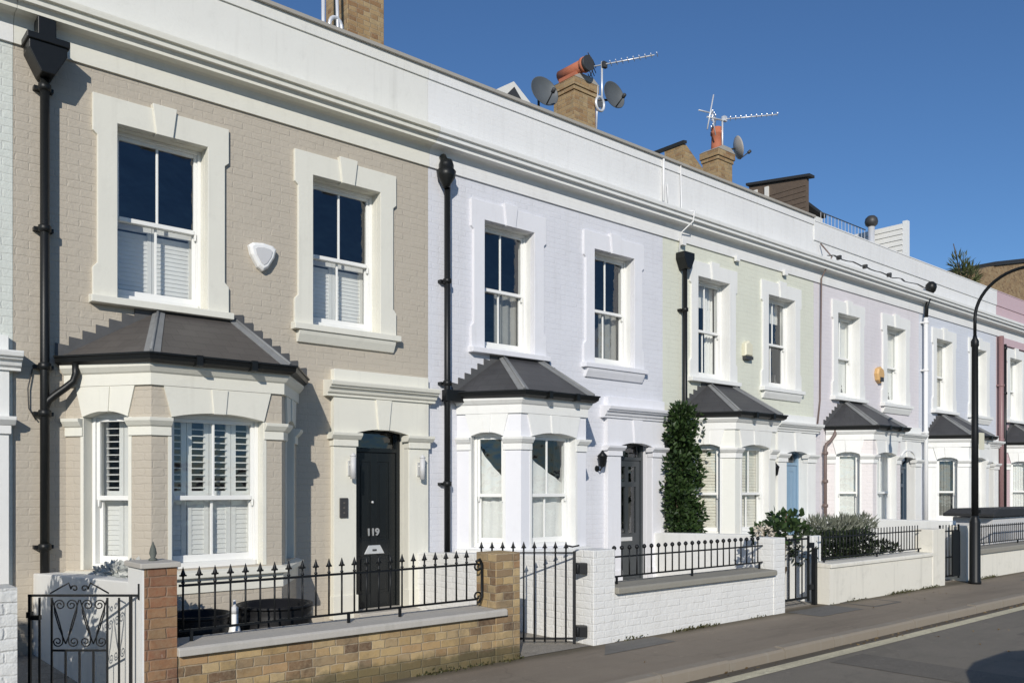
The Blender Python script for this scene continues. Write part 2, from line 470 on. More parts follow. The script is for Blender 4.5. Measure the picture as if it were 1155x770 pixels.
# ------------------------------------------------------------------ mesh helpers
class MB:
    def __init__(self, mat=None):
        self.v, self.f, self.s = [], [], []
        self.M = mat or Matrix.Identity(4)

    def add(self, vs, fs, smooth=False):
        b = len(self.v)
        self.v += [self.M @ Vector(p) for p in vs]
        self.f += [[b + i for i in q] for q in fs]
        self.s += [smooth] * len(fs)
        return self

    def box(self, x0, x1, y0, y1, z0, z1):
        vs = [(x, y, z) for z in (z0, z1) for y in (y0, y1) for x in (x0, x1)]
        return self.add(vs, [(0, 2, 3, 1), (4, 5, 7, 6), (0, 1, 5, 4), (2, 6, 7, 3), (0, 4, 6, 2), (1, 3, 7, 5)])

    def prism(self, poly, a, b, axis='y'):
        """poly is in (x,z) for 'y', (y,z) for 'x', (x,y) for 'z'"""
        def p3(p, t):
            return {'y': (p[0], t, p[1]), 'x': (t, p[0], p[1]), 'z': (p[0], p[1], t)}[axis]
        n = len(poly)
        vs = [p3(p, a) for p in poly] + [p3(p, b) for p in poly]
        fs = [tuple(range(n)), tuple(range(2 * n - 1, n - 1, -1))]
        fs += [(i, (i + 1) % n, n + (i + 1) % n, n + i) for i in range(n)]
        return self.add(vs, fs)

    def tube(self, path, r, n=8, caps=True):
        pts = [Vector(p) for p in path]
        rs = r if isinstance(r, (list, tuple)) else [r] * len(pts)
        vs, fs = [], []
        up = None
        for i, p in enumerate(pts):
            d = (pts[min(i + 1, len(pts) - 1)] - pts[max(i - 1, 0)]).normalized()
            if up is None:
                up = Vector((0, 0, 1)) if abs(d.z) < 0.9 else Vector((1, 0, 0))
            s = d.cross(up).normalized()
            up = s.cross(d).normalized()
            for k in range(n):
                a = 2 * PI * k / n
                vs.append(p + (s * math.cos(a) + up * math.sin(a)) * rs[i])
        for i in range(len(pts) - 1):
            for k in range(n):
                fs.append((i * n + k, i * n + (k + 1) % n, (i + 1) * n + (k + 1) % n, (i + 1) * n + k))
        self.add(vs, fs, True)
        if caps:
            m = len(pts)
            b = len(self.v) - m * n
            self.f += [[b + k for k in range(n)][::-1], [b + (m - 1) * n + k for k in range(n)]]
            self.s += [False, False]
        return self

    def lathe(self, c, prof, n=16, axis=(0, 0, 1)):
        ax = Vector(axis).normalized()
        q = Vector((0, 0, 1)).rotation_difference(ax)
        vs, fs = [], []
        for r, z in prof:
            for k in range(n):
                a = 2 * PI * k / n
                vs.append(Vector(c) + q @ Vector((max(r, 1e-4) * math.cos(a), max(r, 1e-4) * math.sin(a), z)))
        m = len(prof)
        for i in range(m - 1):
            for k in range(n):
                fs.append((i * n + k, i * n + (k + 1) % n, (i + 1) * n + (k + 1) % n, (i + 1) * n + k))
        self.add(vs, fs, True)
        b = len(self.v) - m * n
        self.f += [[b + k for k in range(n)][::-1], [b + (m - 1) * n + k for k in range(n)]]
        self.s += [False, False]
        return self

    def sweep(self, path, prof, closed_ends=True):
        """mitred run of a closed profile [(out, z)] along a plan path [(x, y)]; out is to the right of travel"""
        P = [Vector(p) for p in path]
        n = len(P)
        offs = []
        for i in range(n):
            ds = []
            if i > 0:
                ds.append((P[i] - P[i - 1]).normalized())
            if i < n - 1:
                ds.append((P[i + 1] - P[i]).normalized())
            ns = [Vector((d.y, -d.x)) for d in ds]
            if len(ns) == 1:
                offs.append(ns[0])
            else:
                m = (ns[0] + ns[1]).normalized()
                offs.append(m / max(0.3, m.dot(ns[0])))
        k = len(prof)
        vs = []
        for p, o in zip(P, offs):
            for out, z in prof:
                q = p + o * out
                vs.append((q.x, q.y, z))
        fs = []
        for i in range(n - 1):
            for j in range(k):
                fs.append((i * k + j, i * k + (j + 1) % k, (i + 1) * k + (j + 1) % k, (i + 1) * k + j))
        if closed_ends:
            fs.append(tuple(range(k)))
            fs.append(tuple(range(n * k - 1, (n - 1) * k - 1, -1)))
        return self.add(vs, fs)

    def build(self, name, mat, parent=None, bevel=0.0, recalc=True):
        me = bpy.data.meshes.new(name)
        me.from_pydata([tuple(p) for p in self.v], [], self.f)
        if recalc:
            bm = bmesh.new()
            bm.from_mesh(me)
            bmesh.ops.recalc_face_normals(bm, faces=bm.faces)
            bm.to_mesh(me)
            bm.free()
        me.polygons.foreach_set('use_smooth', self.s)
        me.materials.append(mat)
        o = bpy.data.objects.new(name, me)
        C.objects.link(o)
        if parent:
            o.parent = parent
        if bevel:
            b = o.modifiers.new('bevel', 'BEVEL')
            b.width = bevel
            b.segments = 2
            b.limit_method = 'ANGLE'
            b.angle_limit = R(40)
        return o


def tag(o, label=None, cat=None, group=None, kind=None):
    for k, v in (('label', label), ('category', cat), ('group', group), ('kind', kind)):
        if v:
            o[k] = v
    return o


def thing(name, label, cat, loc=(0, 0, 0), group=None, rz=0.0):
    o = bpy.data.objects.new(name, None)
    o.empty_display_size = 0.2
    C.objects.link(o)
    o.location = loc
    o.rotation_euler = (0, 0, rz)
    return tag(o, label, cat, group)


def dup(o, loc, parent=None):
    c = o.copy()
    C.objects.link(c)
    c.location = loc
    if parent:
        c.parent = parent
    return c


def frame(ax, ay, bx, by):
    """local x from A to B along a wall face, y into the wall, z up"""
    d = Vector((bx - ax, by - ay, 0)).normalized()
    n = Vector((-d.y, d.x, 0))
    return Matrix(((d.x, n.x, 0, ax), (d.y, n.y, 0, ay), (0, 0, 1, 0), (0, 0, 0, 1)))


def wall_holes(mb, u0, u1, z0, z1, holes, y0, y1):
    us = sorted({u0, u1, *[h[0] for h in holes], *[h[1] for h in holes]})
    zs = sorted({z0, z1, *[h[2] for h in holes], *[h[3] for h in holes]})
    us = [u for u in us if u0 <= u <= u1]
    zs = [z for z in zs if z0 <= z <= z1]

    def solid(i, j):
        if not (0 <= i < len(us) - 1 and 0 <= j < len(zs) - 1):
            return False
        cu, cz = (us[i] + us[i + 1]) / 2, (zs[j] + zs[j + 1]) / 2
        return not any(h[0] < cu < h[1] and h[2] < cz < h[3] for h in holes)
    for i in range(len(us) - 1):
        for j in range(len(zs) - 1):
            if not solid(i, j):
                continue
            a, b, c, d = us[i], us[i + 1], zs[j], zs[j + 1]
            mb.add([(a, y0, c), (b, y0, c), (b, y0, d), (a, y0, d)], [(0, 1, 2, 3)])
            mb.add([(a, y1, c), (b, y1, c), (b, y1, d), (a, y1, d)], [(3, 2, 1, 0)])
            if not solid(i - 1, j):
                mb.add([(a, y0, c), (a, y0, d), (a, y1, d), (a, y1, c)], [(0, 1, 2, 3)])
            if not solid(i + 1, j):
                mb.add([(b, y0, c), (b, y1, c), (b, y1, d), (b, y0, d)], [(0, 1, 2, 3)])
            if not solid(i, j - 1):
                mb.add([(a, y0, c), (a, y1, c), (b, y1, c), (b, y0, c)], [(0, 1, 2, 3)])
            if not solid(i, j + 1):
                mb.add([(a, y0, d), (b, y0, d), (b, y1, d), (a, y1, d)], [(0, 1, 2, 3)])


def wavy(mb, u0, u1, y, z0, z1, amp=0.02, waves=5, n=40, taper=0.0, ph=0.0):
    """a hanging cloth with folds"""
    vs, fs = [], []
    for k in range(n + 1):
        t = k / n
        for z, w in ((z1, 1.0), ((z0 + z1) / 2, 1.0 - taper / 2), (z0, 1.0 - taper)):
            u = u0 + (u1 - u0) * t * w
            vs.append((u, y + amp * math.sin(t * waves * 2 * PI + ph) * (1.0 if z < z1 else 0.6), z))
    for k in range(n):
        for j in range(2):
            a = k * 3 + j
            fs.append((a, a + 1, a + 4, a + 3))
    mb.add(vs, fs, True)


def louvres(mb, u0, u1, y, z0, z1, panels, tilt, pitch=0.062, stile=0.045, rail=0.06):
    w = (u1 - u0) / panels
    for p in range(panels):
        a, b = u0 + p * w + 0.003, u0 + (p + 1) * w - 0.003
        mb.box(a, a + stile, y, y + 0.028, z0, z1)
        mb.box(b - stile, b, y, y + 0.028, z0, z1)
        mb.box(a + stile, b - stile, y, y + 0.028, z0, z0 + rail)
        mb.box(a + stile, b - stile, y, y + 0.028, z1 - rail, z1)
        z = z0 + rail + pitch * 0.5
        c, s = math.cos(tilt), math.sin(tilt)
        hw, ht = 0.030, 0.0045
        while z < z1 - rail - pitch * 0.3:
            vs = []
            for x in (a + stile, b - stile):
                for e, f in ((-hw, -ht), (hw, -ht), (hw, ht), (-hw, ht)):
                    vs.append((x, y + 0.014 + e * c - f * s, z + e * s + f * c))
            mb.add(vs, [(0, 1, 2, 3), (7, 6, 5, 4), (0, 4, 5, 1), (1, 5, 6, 2), (2, 6, 7, 3), (3, 7, 4, 0)])
            z += pitch


def sash(root, fr, u0, u1, z0, z1, d, wood, inside, centre=True, rise=0.0, zm=None):
    """a box sash window set d back from the wall face, its panes and what hangs behind them"""
    zm = zm or (z0 + z1) / 2 - 0.03
    mb = MB(fr)
    bw = 0.036
    mb.box(u0, u0 + bw, d, d + 0.13, z0, z1)
    mb.box(u1 - bw, u1, d, d + 0.13, z0, z1)
    mb.box(u0 + bw, u1 - bw, d, d + 0.13, z1 - bw - rise, z1)
    mb.box(u0 + bw, u1 - bw, d - 0.02, d + 0.13, z0, z0 + 0.055)
    a, b = u0 + bw, u1 - bw
    uy0, uy1 = d + 0.022, d + 0.058       # upper sash outside
    ly0, ly1 = d + 0.066, d + 0.102       # lower sash behind it
    st = 0.036
    zt = z1 - bw - rise
    for x0, x1 in ((a, a + st), (b - st, b)):
        mb.box(x0, x1, uy0, uy1, zm - 0.02, zt)
        mb.box(x0, x1, ly0, ly1, z0 + 0.055, zm + 0.02)
    mb.box(a + st, b - st, uy0, uy1, zt - 0.04, zt)
    mb.box(a + st, b - st, uy0 - 0.008, uy1 + 0.003, zm - 0.022, zm + 0.024)
    mb.box(a + st, b - st, ly0 + 0.002, ly1, zm - 0.018, zm + 0.020)
    mb.box(a + st, b - st, ly0, ly1, z0 + 0.055, z0 + 0.125)
    for x in (a + st * 0.15, b - st * 0.85):                     # sash horns
        mb.prism([(x, zm - 0.02), (x + st * 0.7, zm - 0.02), (x + st * 0.55, zm - 0.085), (x + st * 0.15, zm - 0.085)], uy0, uy1)
    if centre:
        c = (a + b) / 2
        mb.box(c - 0.012, c + 0.012, uy0 + 0.006, uy1 - 0.004, zm + 0.02, zt - 0.04)
        mb.box(c - 0.012, c + 0.012, ly0 + 0.006, ly1 - 0.004, z0 + 0.12, zm - 0.018)
    w = mb.build('window', wood, root, 0.004)
    g = MB(fr)
    j = [random.uniform(-0.004, 0.004) for _ in range(8)]
    for (y, za, zb, k) in ((uy0 + 0.018, zm, zt - 0.02, 0), (ly0 + 0.018, z0 + 0.09, zm, 4)):
        g.add([(a + 0.01, y + j[k], za), (b - 0.01, y + j[k + 1], za), (b - 0.01, y + j[k + 2], zb), (a + 0.01, y + j[k + 3], zb)], [(0, 1, 2, 3)])
    g.build('pane', M['glass'], w, recalc=False)
    yi = d + 0.20
    for kind in inside:
        s = MB(fr)
        if kind == 'shutter_low':
            louvres(s, a - 0.02, b + 0.02, yi, z0 + 0.02, zm + 0.01, 2, R(79), pitch=0.046)
            s.build('shutter', M['shutter'], w)
        elif kind.startswith('shutter_bay'):
            n = int(kind[-1])
            louvres(s, a - 0.03, b + 0.03, yi - 0.055, z0 + 0.02, zm - 0.01, n, R(79), pitch=0.050, stile=0.05)
            louvres(s, a - 0.03, b + 0.03, yi - 0.055, zm + 0.01, z1 - 0.02, n, R(7), pitch=0.066, stile=0.05)
            s.build('shutter', M['shutter'], w)
        elif kind == 'blind_full':
            for q in range(int((z1 - z0) / 0.05)):
                z = z1 - 0.04 - q * 0.05
                s.add([(a - 0.02, yi - 0.052, z), (b + 0.02, yi - 0.052, z), (b + 0.02, yi - 0.068, z - 0.050), (a - 0.02, yi - 0.068, z - 0.050),
                       (a - 0.02, yi - 0.048, z + 0.003), (b + 0.02, yi - 0.048, z + 0.003), (b + 0.02, yi - 0.064, z - 0.047), (a - 0.02, yi - 0.064, z - 0.047)],
                      [(0, 1, 2, 3), (7, 6, 5, 4), (0, 4, 5, 1), (3, 2, 6, 7)])
            s.build('blind', M['blind'], w)
        elif kind == 'blind_top':
            s.box(a - 0.02, b + 0.02, yi, yi + 0.012, z1 - 0.42, z1 - 0.02)
            s.build('blind', M['net'], w)
        elif kind == 'net_swag':
            vs, fs, n = [], [], 14
            for k in range(n + 1):
                t = k / n
                for q in range(9):
                    r = q / 8
                    top = zt - 0.12 - 0.50 * t ** 0.8
                    z = top * (1 - r) + (z0 + 0.02) * r
                    vs.append((a - 0.02 + (b - a + 0.04) * t, yi - 0.06 + 0.012 * math.sin(t * 21 + r * 1.5) + 0.015 * r, z))
            for k in range(n):
                for q in range(8):
                    i = k * 9 + q
                    fs.append((i, i + 1, i + 10, i + 9))
            s.add(vs, fs, True)
            s.build('net_curtain', M['net'], w, recalc=False)
        elif kind == 'net_full':
            wavy(s, a - 0.03, b + 0.03, yi - 0.06, z0 + 0.02, z1 - 0.02, 0.012, 7, 56)
            s.build('net_curtain', M['net'], w, recalc=False)
        elif kind == 'white_full':
            wavy(s, a - 0.03, b + 0.03, yi - 0.07, z0 + 0.02, z1 - 0.02, 0.005, 4, 40)
            s.build('roller_blind', M['whiteblind'], w, recalc=False)
        elif kind == 'curtain_right':
            wavy(s, b - 0.20, b + 0.04, yi, z0 + 0.02, z1 - 0.02, 0.022, 3, 30, 0.0)
            s.build('curtain', M['net'], w, recalc=False)
        elif kind == 'grey_curtain':
            wavy(s, a - 0.03, a + 0.30, yi, z0 + 0.02, z1 - 0.02, 0.022, 4, 40)
            wavy(s, b - 0.26, b + 0.03, yi, z0 + 0.02, z1 - 0.02, 0.022, 4, 40)
            s.build('curtain', M['greycurt'], w, recalc=False)
        elif kind == 'grey_low':
            wavy(s, (a + b) / 2 + 0.02, b + 0.03, yi, z0 + 0.02, zm + 0.02, 0.02, 3, 30)
            s.build('curtain', M['greycurt'], w, recalc=False)
        elif kind == 'sill_things':
            for x, r, h in ((a + 0.10, 0.035, 0.20), (a + 0.27, 0.05, 0.14), (b - 0.16, 0.04, 0.24)):
                s.lathe(((fr @ Vector((x, 0, 0))).x, 0, 0), [(r, 0)], 3) if False else None
                s.lathe((x, yi - 0.05, z0 + 0.06), [(r * 0.6, 0), (r, h * 0.4), (r * 0.4, h * 0.75), (r * 0.6, h)], 10)
            s.build('ornament', M['dark'], w)
    return w


def arc_lintel(mb, u0, u1, zs, rise, ztop, flare, y0, y1, n=10):
    poly = [(u0 - flare, ztop), (u0, zs)]
    for k in range(1, n):
        t = k / n
        poly.append((u0 + (u1 - u0) * t, zs + rise * (1 - (2 * t - 1) ** 2)))
    poly += [(u1, zs), (u1 + flare, ztop)]
    mb.prism(poly, y0, y1)


W = 4.8
UPPER = [(0.93, 1.86, 3.55, 5.30), (3.12, 4.05, 3.55, 5.30)]


def surround(root, u0, u1, z0, z1, trim, second):
    mb = MB()
    p = -0.036
    L, Rr = u0 - 0.19, u1 + 0.19
    c = (u0 + u1) / 2
    outl = [(0.0, z0 - 0.02), (0.235, z0 - 0.02), (0.235, z0 + 0.26), (0.19, z0 + 0.31), (0.19, z1 - 0.16), (0.235, z1 - 0.12), (0.235, z1 + 0.255)]
    left = [(u0 - a, z) for a, z in outl]
    right = [(u1 + a, z) for a, z in outl]
    mb.prism(left + right[::-1] + [(u1, z1), (u0, z1)], p, 0.06)
    o = mb.build('window_surround', trim, root, 0.005)
    k = MB()
    k.prism([(c - 0.085, z1 - 0.012), (c + 0.085, z1 - 0.012), (c + 0.125, z1 + 0.30), (c - 0.125, z1 + 0.30)], p - 0.026, 0.055)
    k.build('keystone', trim, o, 0.005)
    s = MB()
    s.prism([(-0.11, z0 - 0.10), (-0.11, z0 - 0.03), (0.14, z0 + 0.006), (0.14, z0 - 0.10)], L - 0.075, Rr + 0.075, 'x')
    if second:
        s.prism([(-0.075, z0 - 0.15), (-0.09, z0 - 0.102), (0.05, z0 - 0.102), (0.05, z0 - 0.24), (-0.03, z0 - 0.24)], L - 0.01, Rr + 0.01, 'x')
    s.build('window_sill', trim, root, 0.006)


def door_case(root, cfg, xl=0.0):
    trim, hood = cfg['trim_door'], cfg['trim_door']
    dx0, dx1 = 3.68 + xl, 4.45 + xl
    for a, b in ((3.37 + xl, dx0), (dx1, 4.755 + xl)):
        mb = MB()
        mb.box(a, b, -0.075, 0.02, 0.02, 2.11)
        mb.box(a - 0.015, b + 0.015, -0.10, 0.02, 0.02, 0.30)
        pl = mb.build('pilaster', trim, root, 0.005)
        cp = MB()
        cp.box(a - 0.015, b + 0.015, -0.10, 0.025, 2.105, 2.185)
        cp.prism([(-0.105, 2.187), (-0.15, 2.235), (-0.155, 2.268), (0.03, 2.268), (0.03, 2.187)], a - 0.05, b + 0.05, 'x')
        cp.build('capital', trim, pl, 0.005)
    mb = MB()
    arc_lintel(mb, dx0, dx1, 2.272, 0.055, 2.70, 0.0, -0.075, 0.05)
    mb.box(3.37 + xl, dx0, -0.075, 0.05, 2.272, 2.70)
    mb.box(dx1, 4.755 + xl, -0.075, 0.05, 2.272, 2.70)
    ln = mb.build('door_lintel', trim, root)
    k = MB()
    c = (dx0 + dx1) / 2
    k.prism([(c - 0.075, 2.318), (c + 0.075, 2.318), (c + 0.115, 2.695), (c - 0.115, 2.695)], -0.098, 0.04)
    k.build('keystone', trim, ln, 0.005)
    h = MB()
    a, b = 3.33 + xl, 4.79 + xl
    prof = [(0.02, 2.70), (-0.10, 2.70), (-0.10, 2.725), (-0.13, 2.745), (-0.145, 2.785), (-0.185, 2.80), (-0.185, 2.815), (-0.215, 2.825), (-0.225, 2.862), (-0.225, 2.876), (0.02, 2.90)]
    path = [(a, 0.0), (a, -0.001), (b, -0.001), (b, 0.0)]
    # moulded hood returned to the wall at both ends
    h.prism(prof, a - 0.06, b + 0.06, 'x')
    h.box(a + 0.04, b - 0.04, -0.082, 0.02, 2.885, 3.03)
    h.build('door_hood', hood, root, 0.004)
    # reveal lining
    r = MB()
    r.prism([(dx0 - 0.018, 0.06), (dx0 + 0.006, 0.06), (dx0 + 0.006, 2.335), (dx1 - 0.006, 2.335), (dx1 - 0.006, 0.06), (dx1 + 0.018, 0.06),
             (dx1 + 0.018, 2.365), (dx0 - 0.018, 2.365)], 0.0525, 0.27)
    r.box(dx0 - 0.012, dx0 + 0.004, -0.06, 0.0525, 0.06, 2.25)
    r.box(dx1 - 0.004, dx1 + 0.012, -0.06, 0.0525, 0.06, 2.25)
    r.build('door_reveal', trim if cfg['door'] is not M['black_door'] else M['cream'], root)
    # frame and leaf
    col = cfg['door']
    y = 0.125
    f = MB()
    f.box(dx0 + 0.006, dx0 + 0.06, y, y + 0.09, 0.08, 2.33)
    f.box(dx1 - 0.06, dx1 - 0.006, y, y + 0.09, 0.08, 2.33)
    f.box(dx0 + 0.06, dx1 - 0.06, y, y + 0.09, 2.05, 2.105)
    f.box(dx0 + 0.06, dx1 - 0.06, y, y + 0.09, 2.29, 2.33)
    f.build('door_frame', cfg.get('door_frame', col), root, 0.004)
    fl = MB()
    fl.add([(dx0 + 0.05, y + 0.04, 2.10), (dx1 - 0.05, y + 0.04, 2.10), (dx1 - 0.05, y + 0.04, 2.30), (dx0 + 0.05, y + 0.04, 2.30)], [(0, 1, 2, 3)])
    fl.build('fanlight', M['glass'], root, recalc=False)
    d = MB()
    l0, l1 = dx0 + 0.062, dx1 - 0.062
    yl = y + 0.02
    c = (l0 + l1) / 2
    st = 0.10
    if cfg.get('glazed_door'):
        holes = [(l0 + st, c - 0.035, 0.86, 1.62), (c + 0.035, l1 - st, 0.86, 1.62), (l0 + st, c - 0.035, 1.70, 1.95), (c + 0.035, l1 - st, 1.70, 1.95)]
        wall_holes(d, l0, l1, 0.085, 2.048, holes, yl, yl + 0.045)
        for a, b in ((l0 + st, c - 0.035), (c + 0.035, l1 - st)):
            d.box(a + 0.02, b - 0.02, yl - 0.008, yl + 0.01, 0.24, 0.66)
        dl = d.build('door', col, root)
        g = MB()
        g.add([(l0 + st, yl + 0.022, 0.85), (l1 - st, yl + 0.022, 0.85), (l1 - st, yl + 0.022, 1.96), (l0 + st, yl + 0.022, 1.96)], [(0, 1, 2, 3)])
        g.build('door_glass', M['glass'], dl, recalc=False)
    else:
        d.box(l0, l1, yl + 0.012, yl + 0.05, 0.085, 2.048)
        for x0, x1 in ((l0, l0 + st), (l1 - st, l1), (c - 0.05, c + 0.05)):
            d.box(x0, x1, yl, yl + 0.02, 0.085, 2.048)
        for z0, z1 in ((0.085, 0.27), (0.74, 0.94), (1.93, 2.048)):
            d.box(l0 + st, c - 0.05, yl + 0.0005, yl + 0.02, z0, z1)
            d.box(c + 0.05, l1 - st, yl + 0.0005, yl + 0.02, z0, z1)
        for x0, x1 in ((l0 + st, c - 0.05), (c + 0.05, l1 - st)):
            for z0, z1 in ((0.27, 0.74), (0.94, 1.93)):
                d.box(x0 + 0.035, x1 - 0.035, yl + 0.003, yl + 0.02, z0 + 0.035, z1 - 0.035)
        dl = d.build('door', col, root, 0.004)
    lp = MB()
    if cfg.get('number'):
        lp.prism([(c - 0.15, 0.765), (c + 0.15, 0.765), (c + 0.085, 0.875), (c - 0.085, 0.875)], yl - 0.014, yl - 0.001)
        lpo = lp.build('letter_plate', M['chrome'], dl, 0.006)
        sl = MB()
        sl.box(c - 0.03, c + 0.03, yl - 0.018, yl - 0.0145, 0.80, 0.825)
        sl.build('letter_slot', M['dark'], dl)
        tx = bpy.data.curves.new('house_number', 'FONT')
        tx.body = cfg['number']
        tx.size = 0.125
        tx.extrude = 0.006
        tx.offset = 0.004
        tx.align_x = 'CENTER'
        tmp = bpy.data.objects.new('house_number_curve', tx)
        nm = bpy.data.meshes.new_from_object(tmp)
        bpy.data.objects.remove(tmp)
        nm.materials.clear()
        nm.materials.append(M['nickel'])
        to = bpy.data.objects.new('house_number', nm)
        C.objects.link(to)
        to.parent = dl
        to.location = (c - 0.02, yl - 0.008, 1.0)
        to.rotation_euler = (R(90), 0, 0)
        kn = MB()
        kn.lathe((c - 0.03, yl + 0.002, 1.42), [(0.014, 0), (0.018, 0.02), (0.010, 0.03)], 10, (0, -1, 0))
        kn.build('spyhole', M['chrome'], dl)
    else:
        lp.box(c - 0.17, c + 0.12, yl - 0.012, yl - 0.001, 0.735, 0.80)
        lp.build('letter_plate', M['chrome'], dl, 0.004)
        kn = MB()
        kn.lathe((l0 + 0.05, yl + 0.0, 1.10), [(0.012, 0), (0.012, 0.03), (0.03, 0.04), (0.03, 0.06), (0.012, 0.07)], 10, (0, -1, 0))
        kn.build('door_knob', M['chrome'], dl)
    s = MB()
    s.box(dx0 - 0.05, dx1 + 0.05, -0.26, 0.24, 0.0, 0.082)
    s.build('door_step', M['stone'], root, 0.01)


def house(k, label, cfg):
    root = thing('terraced_house', label, 'house', (k * W, 0, 0), 'painted terraced houses in the row')
    wall, trim, bayw, bayt = cfg['wall'], cfg['trim'], cfg['bay_wall'], cfg['bay_trim']
    e = 0.002
    bl, fl_, fr_, br = cfg.get('bay', (0.48, 0.94, 2.16, 2.72))
    P = -0.78
    # facade with its openings, party walls, back wall
    mb = MB()
    holes = [*[(a - 0.03, b + 0.03, z0 - 0.01, z1 + 0.03) for a, b, z0, z1 in UPPER], (bl + 0.16, br - 0.16, 0.06, 2.45), (3.66, 4.47, 0.06, 2.38)]
    wall_holes(mb, e, W - e, 0.0, 6.28, holes, 0.0, 0.30)
    mb.box(e, 0.12, 0.302, 7.0, 0.0, 6.9)
    mb.box(W - 0.12, W - e, 0.302, 7.0, 0.0, 6.9)
    mb.box(0.122, W - 0.122, 6.75, 7.0, 0.0, 6.3)
    mb.build('wall', wall, root)
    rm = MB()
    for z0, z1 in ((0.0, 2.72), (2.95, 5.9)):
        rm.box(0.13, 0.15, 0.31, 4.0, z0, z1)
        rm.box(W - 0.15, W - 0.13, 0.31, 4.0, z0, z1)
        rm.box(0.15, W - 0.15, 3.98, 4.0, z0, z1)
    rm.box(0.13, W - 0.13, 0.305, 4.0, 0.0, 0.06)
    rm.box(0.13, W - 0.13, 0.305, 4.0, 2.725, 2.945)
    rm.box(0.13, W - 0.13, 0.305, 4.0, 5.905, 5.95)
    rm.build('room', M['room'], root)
    # roof behind the parapet
    rf = MB()
    rf.prism([(0.26, 6.55), (0.26, 6.45), (7.0, 6.20), (7.0, 6.30)], 0.125, W - 0.125, 'x')
    rf.build('roof', M['slate_d'], root)
    # frieze, cornice, parapet
    fz = MB()
    fz.box(e, W - e, -0.028, 0.0, 5.81, 6.0)
    for x in cfg.get('brackets', ()):
        fz.box(x, x + 0.10, -0.09, -0.03, 5.74, 5.84)
    fz.build('frieze', cfg['frieze'], root)
    cn = MB()
    cn.prism([(0.0, 5.985), (-0.030, 5.985), (-0.040, 6.02), (-0.055, 6.050), (-0.085, 6.068), (-0.185, 6.070), (-0.185, 6.100), (-0.200, 6.122), (-0.205, 6.134),
              (-0.245, 6.136), (-0.245, 6.172), (-0.236, 6.176), (-0.236, 6.196), (-0.272, 6.198), (-0.276, 6.240), (-0.276, 6.258), (0.0, 6.325)], e, W - e, 'x')
    cn.build('cornice', cfg['cornice'], root)
    pp = MB()
    low = cfg.get('low_parapet')
    if low:
        pp.box(e, W - e, 0.004, 0.25, 6.281, 6.66)
        pp.box(e, W - e, -0.02, 0.25, 6.661, 7.045)
        pp.prism([(-0.03, 7.046), (-0.03, 7.07), (0.26, 7.09), (0.26, 7.046)], e, W - e, 'x')
    else:
        pp.box(e, W - e, 0.004, 0.25, 6.281, 6.97)
        pp.box(e, W - e, -0.016, 0.25, 6.971, 7.105)
    po = pp.build('parapet', cfg['parapet'], root)
    if not low:
        ct = MB()
        ct.prism([(-0.055, 7.108), (-0.055, 7.150), (0.10, 7.19), (0.29, 7.15), (0.29, 7.108)], e, W - e, 'x')
        ct.build('coping', M['greyled'], po)
    # upper windows
    I = Matrix.Identity(4)
    for i, (a, b, z0, z1) in enumerate(UPPER):
        surround(root, a, b, z0, z1, trim, i == 1)
        lin = MB()
        lin.prism([(a - 0.026, z0 - 0.006), (a + 0.003, z0 - 0.006), (a + 0.003, z1 - 0.003), (b - 0.003, z1 - 0.003), (b - 0.003, z0 - 0.006), (b + 0.026, z0 - 0.006),
                   (b + 0.026, z1 + 0.026), (a - 0.026, z1 + 0.026)], 0.0605, 0.29)
        lin.build('window_reveal', M['white2'] if trim is not M['cream'] else M['cream'], root)
        sash(root, I, a + 0.003, b - 0.003, z0, z1 - 0.003, 0.155, M['wood_white'], cfg['upper'][i], zm=4.40)
    # bay window
    pts = [(bl, 0.0), (fl_, P), (fr_, P), (br, 0.0)]
    names = ['left', 'front', 'right']
    bw = MB()
    ops = []
    for i in range(3):
        A, B = pts[i], pts[i + 1]
        ln = math.hypot(B[0] - A[0], B[1] - A[1])
        fr = frame(*A, *B)
        if i == 1:
            u0, u1 = 0.185, ln - 0.205
        elif i == 0:
            u0, u1 = 0.20, ln - 0.245
        else:
            u0, u1 = 0.245, ln - 0.20
        ops.append((fr, u0, u1, ln))
        bw.M = fr
        wall_holes(bw, 0, ln, 0.0, 2.62, [(u0, u1, 0.80, 2.42)], 0.0, 0.12)
    bw.build('bay_wall', bayw, root)
    for i, (fr, u0, u1, ln) in enumerate(ops):
        lt = MB(fr)
        arc_lintel(lt, u0 + 0.002, u1 - 0.002, 2.29, 0.055, 2.585, 0.075, -0.022, 0.115)
        c = (u0 + u1) / 2
        lo = lt.build('bay_lintel', bayt, root)
        kk = MB(fr)
        kw = 0.062 if i == 1 else 0.045
        kk.prism([(c - kw, 2.337), (c + kw, 2.337), (c + kw * 1.35, 2.58), (c - kw * 1.35, 2.58)], -0.036, 0.10)
        kk.build('keystone', bayt, lo, 0.004)
        for a, b in ((u0 - 0.030, u0 + 0.006), (u1 - 0.006, u1 + 0.030)):
            rv = MB(fr)
            rv.box(a, b, -0.006, 0.16, 0.80, 2.286)
            rv.build('window_reveal', bayt, root)
        sash(root, fr, u0 + 0.006, u1 - 0.006, 0.80, 2.36, 0.112, M['wood_white'], cfg['bay_in'][i], centre=(i == 1), rise=0.03, zm=1.50)
    path = [pts[0], pts[1], pts[2], pts[3]]
    sl = MB()
    sl.sweep(path, [(-0.05, 0.56), (0.02, 0.56), (0.02, 0.70), (0.085, 0.715), (0.085, 0.765), (-0.05, 0.80)])
    sl.build('bay_sill', bayt, root, 0.005)
    ms = MB()
    ms.sweep(path, [(-0.05, 0.0), (0.035, 0.0), (0.035, 0.20), (0.005, 0.225), (-0.05, 0.225)])
    ms.build('bay_plinth', bayt, root)

    def on(i, u):
        v = ops[i][0] @ Vector((u, 0, 0))
        return (v.x, v.y)
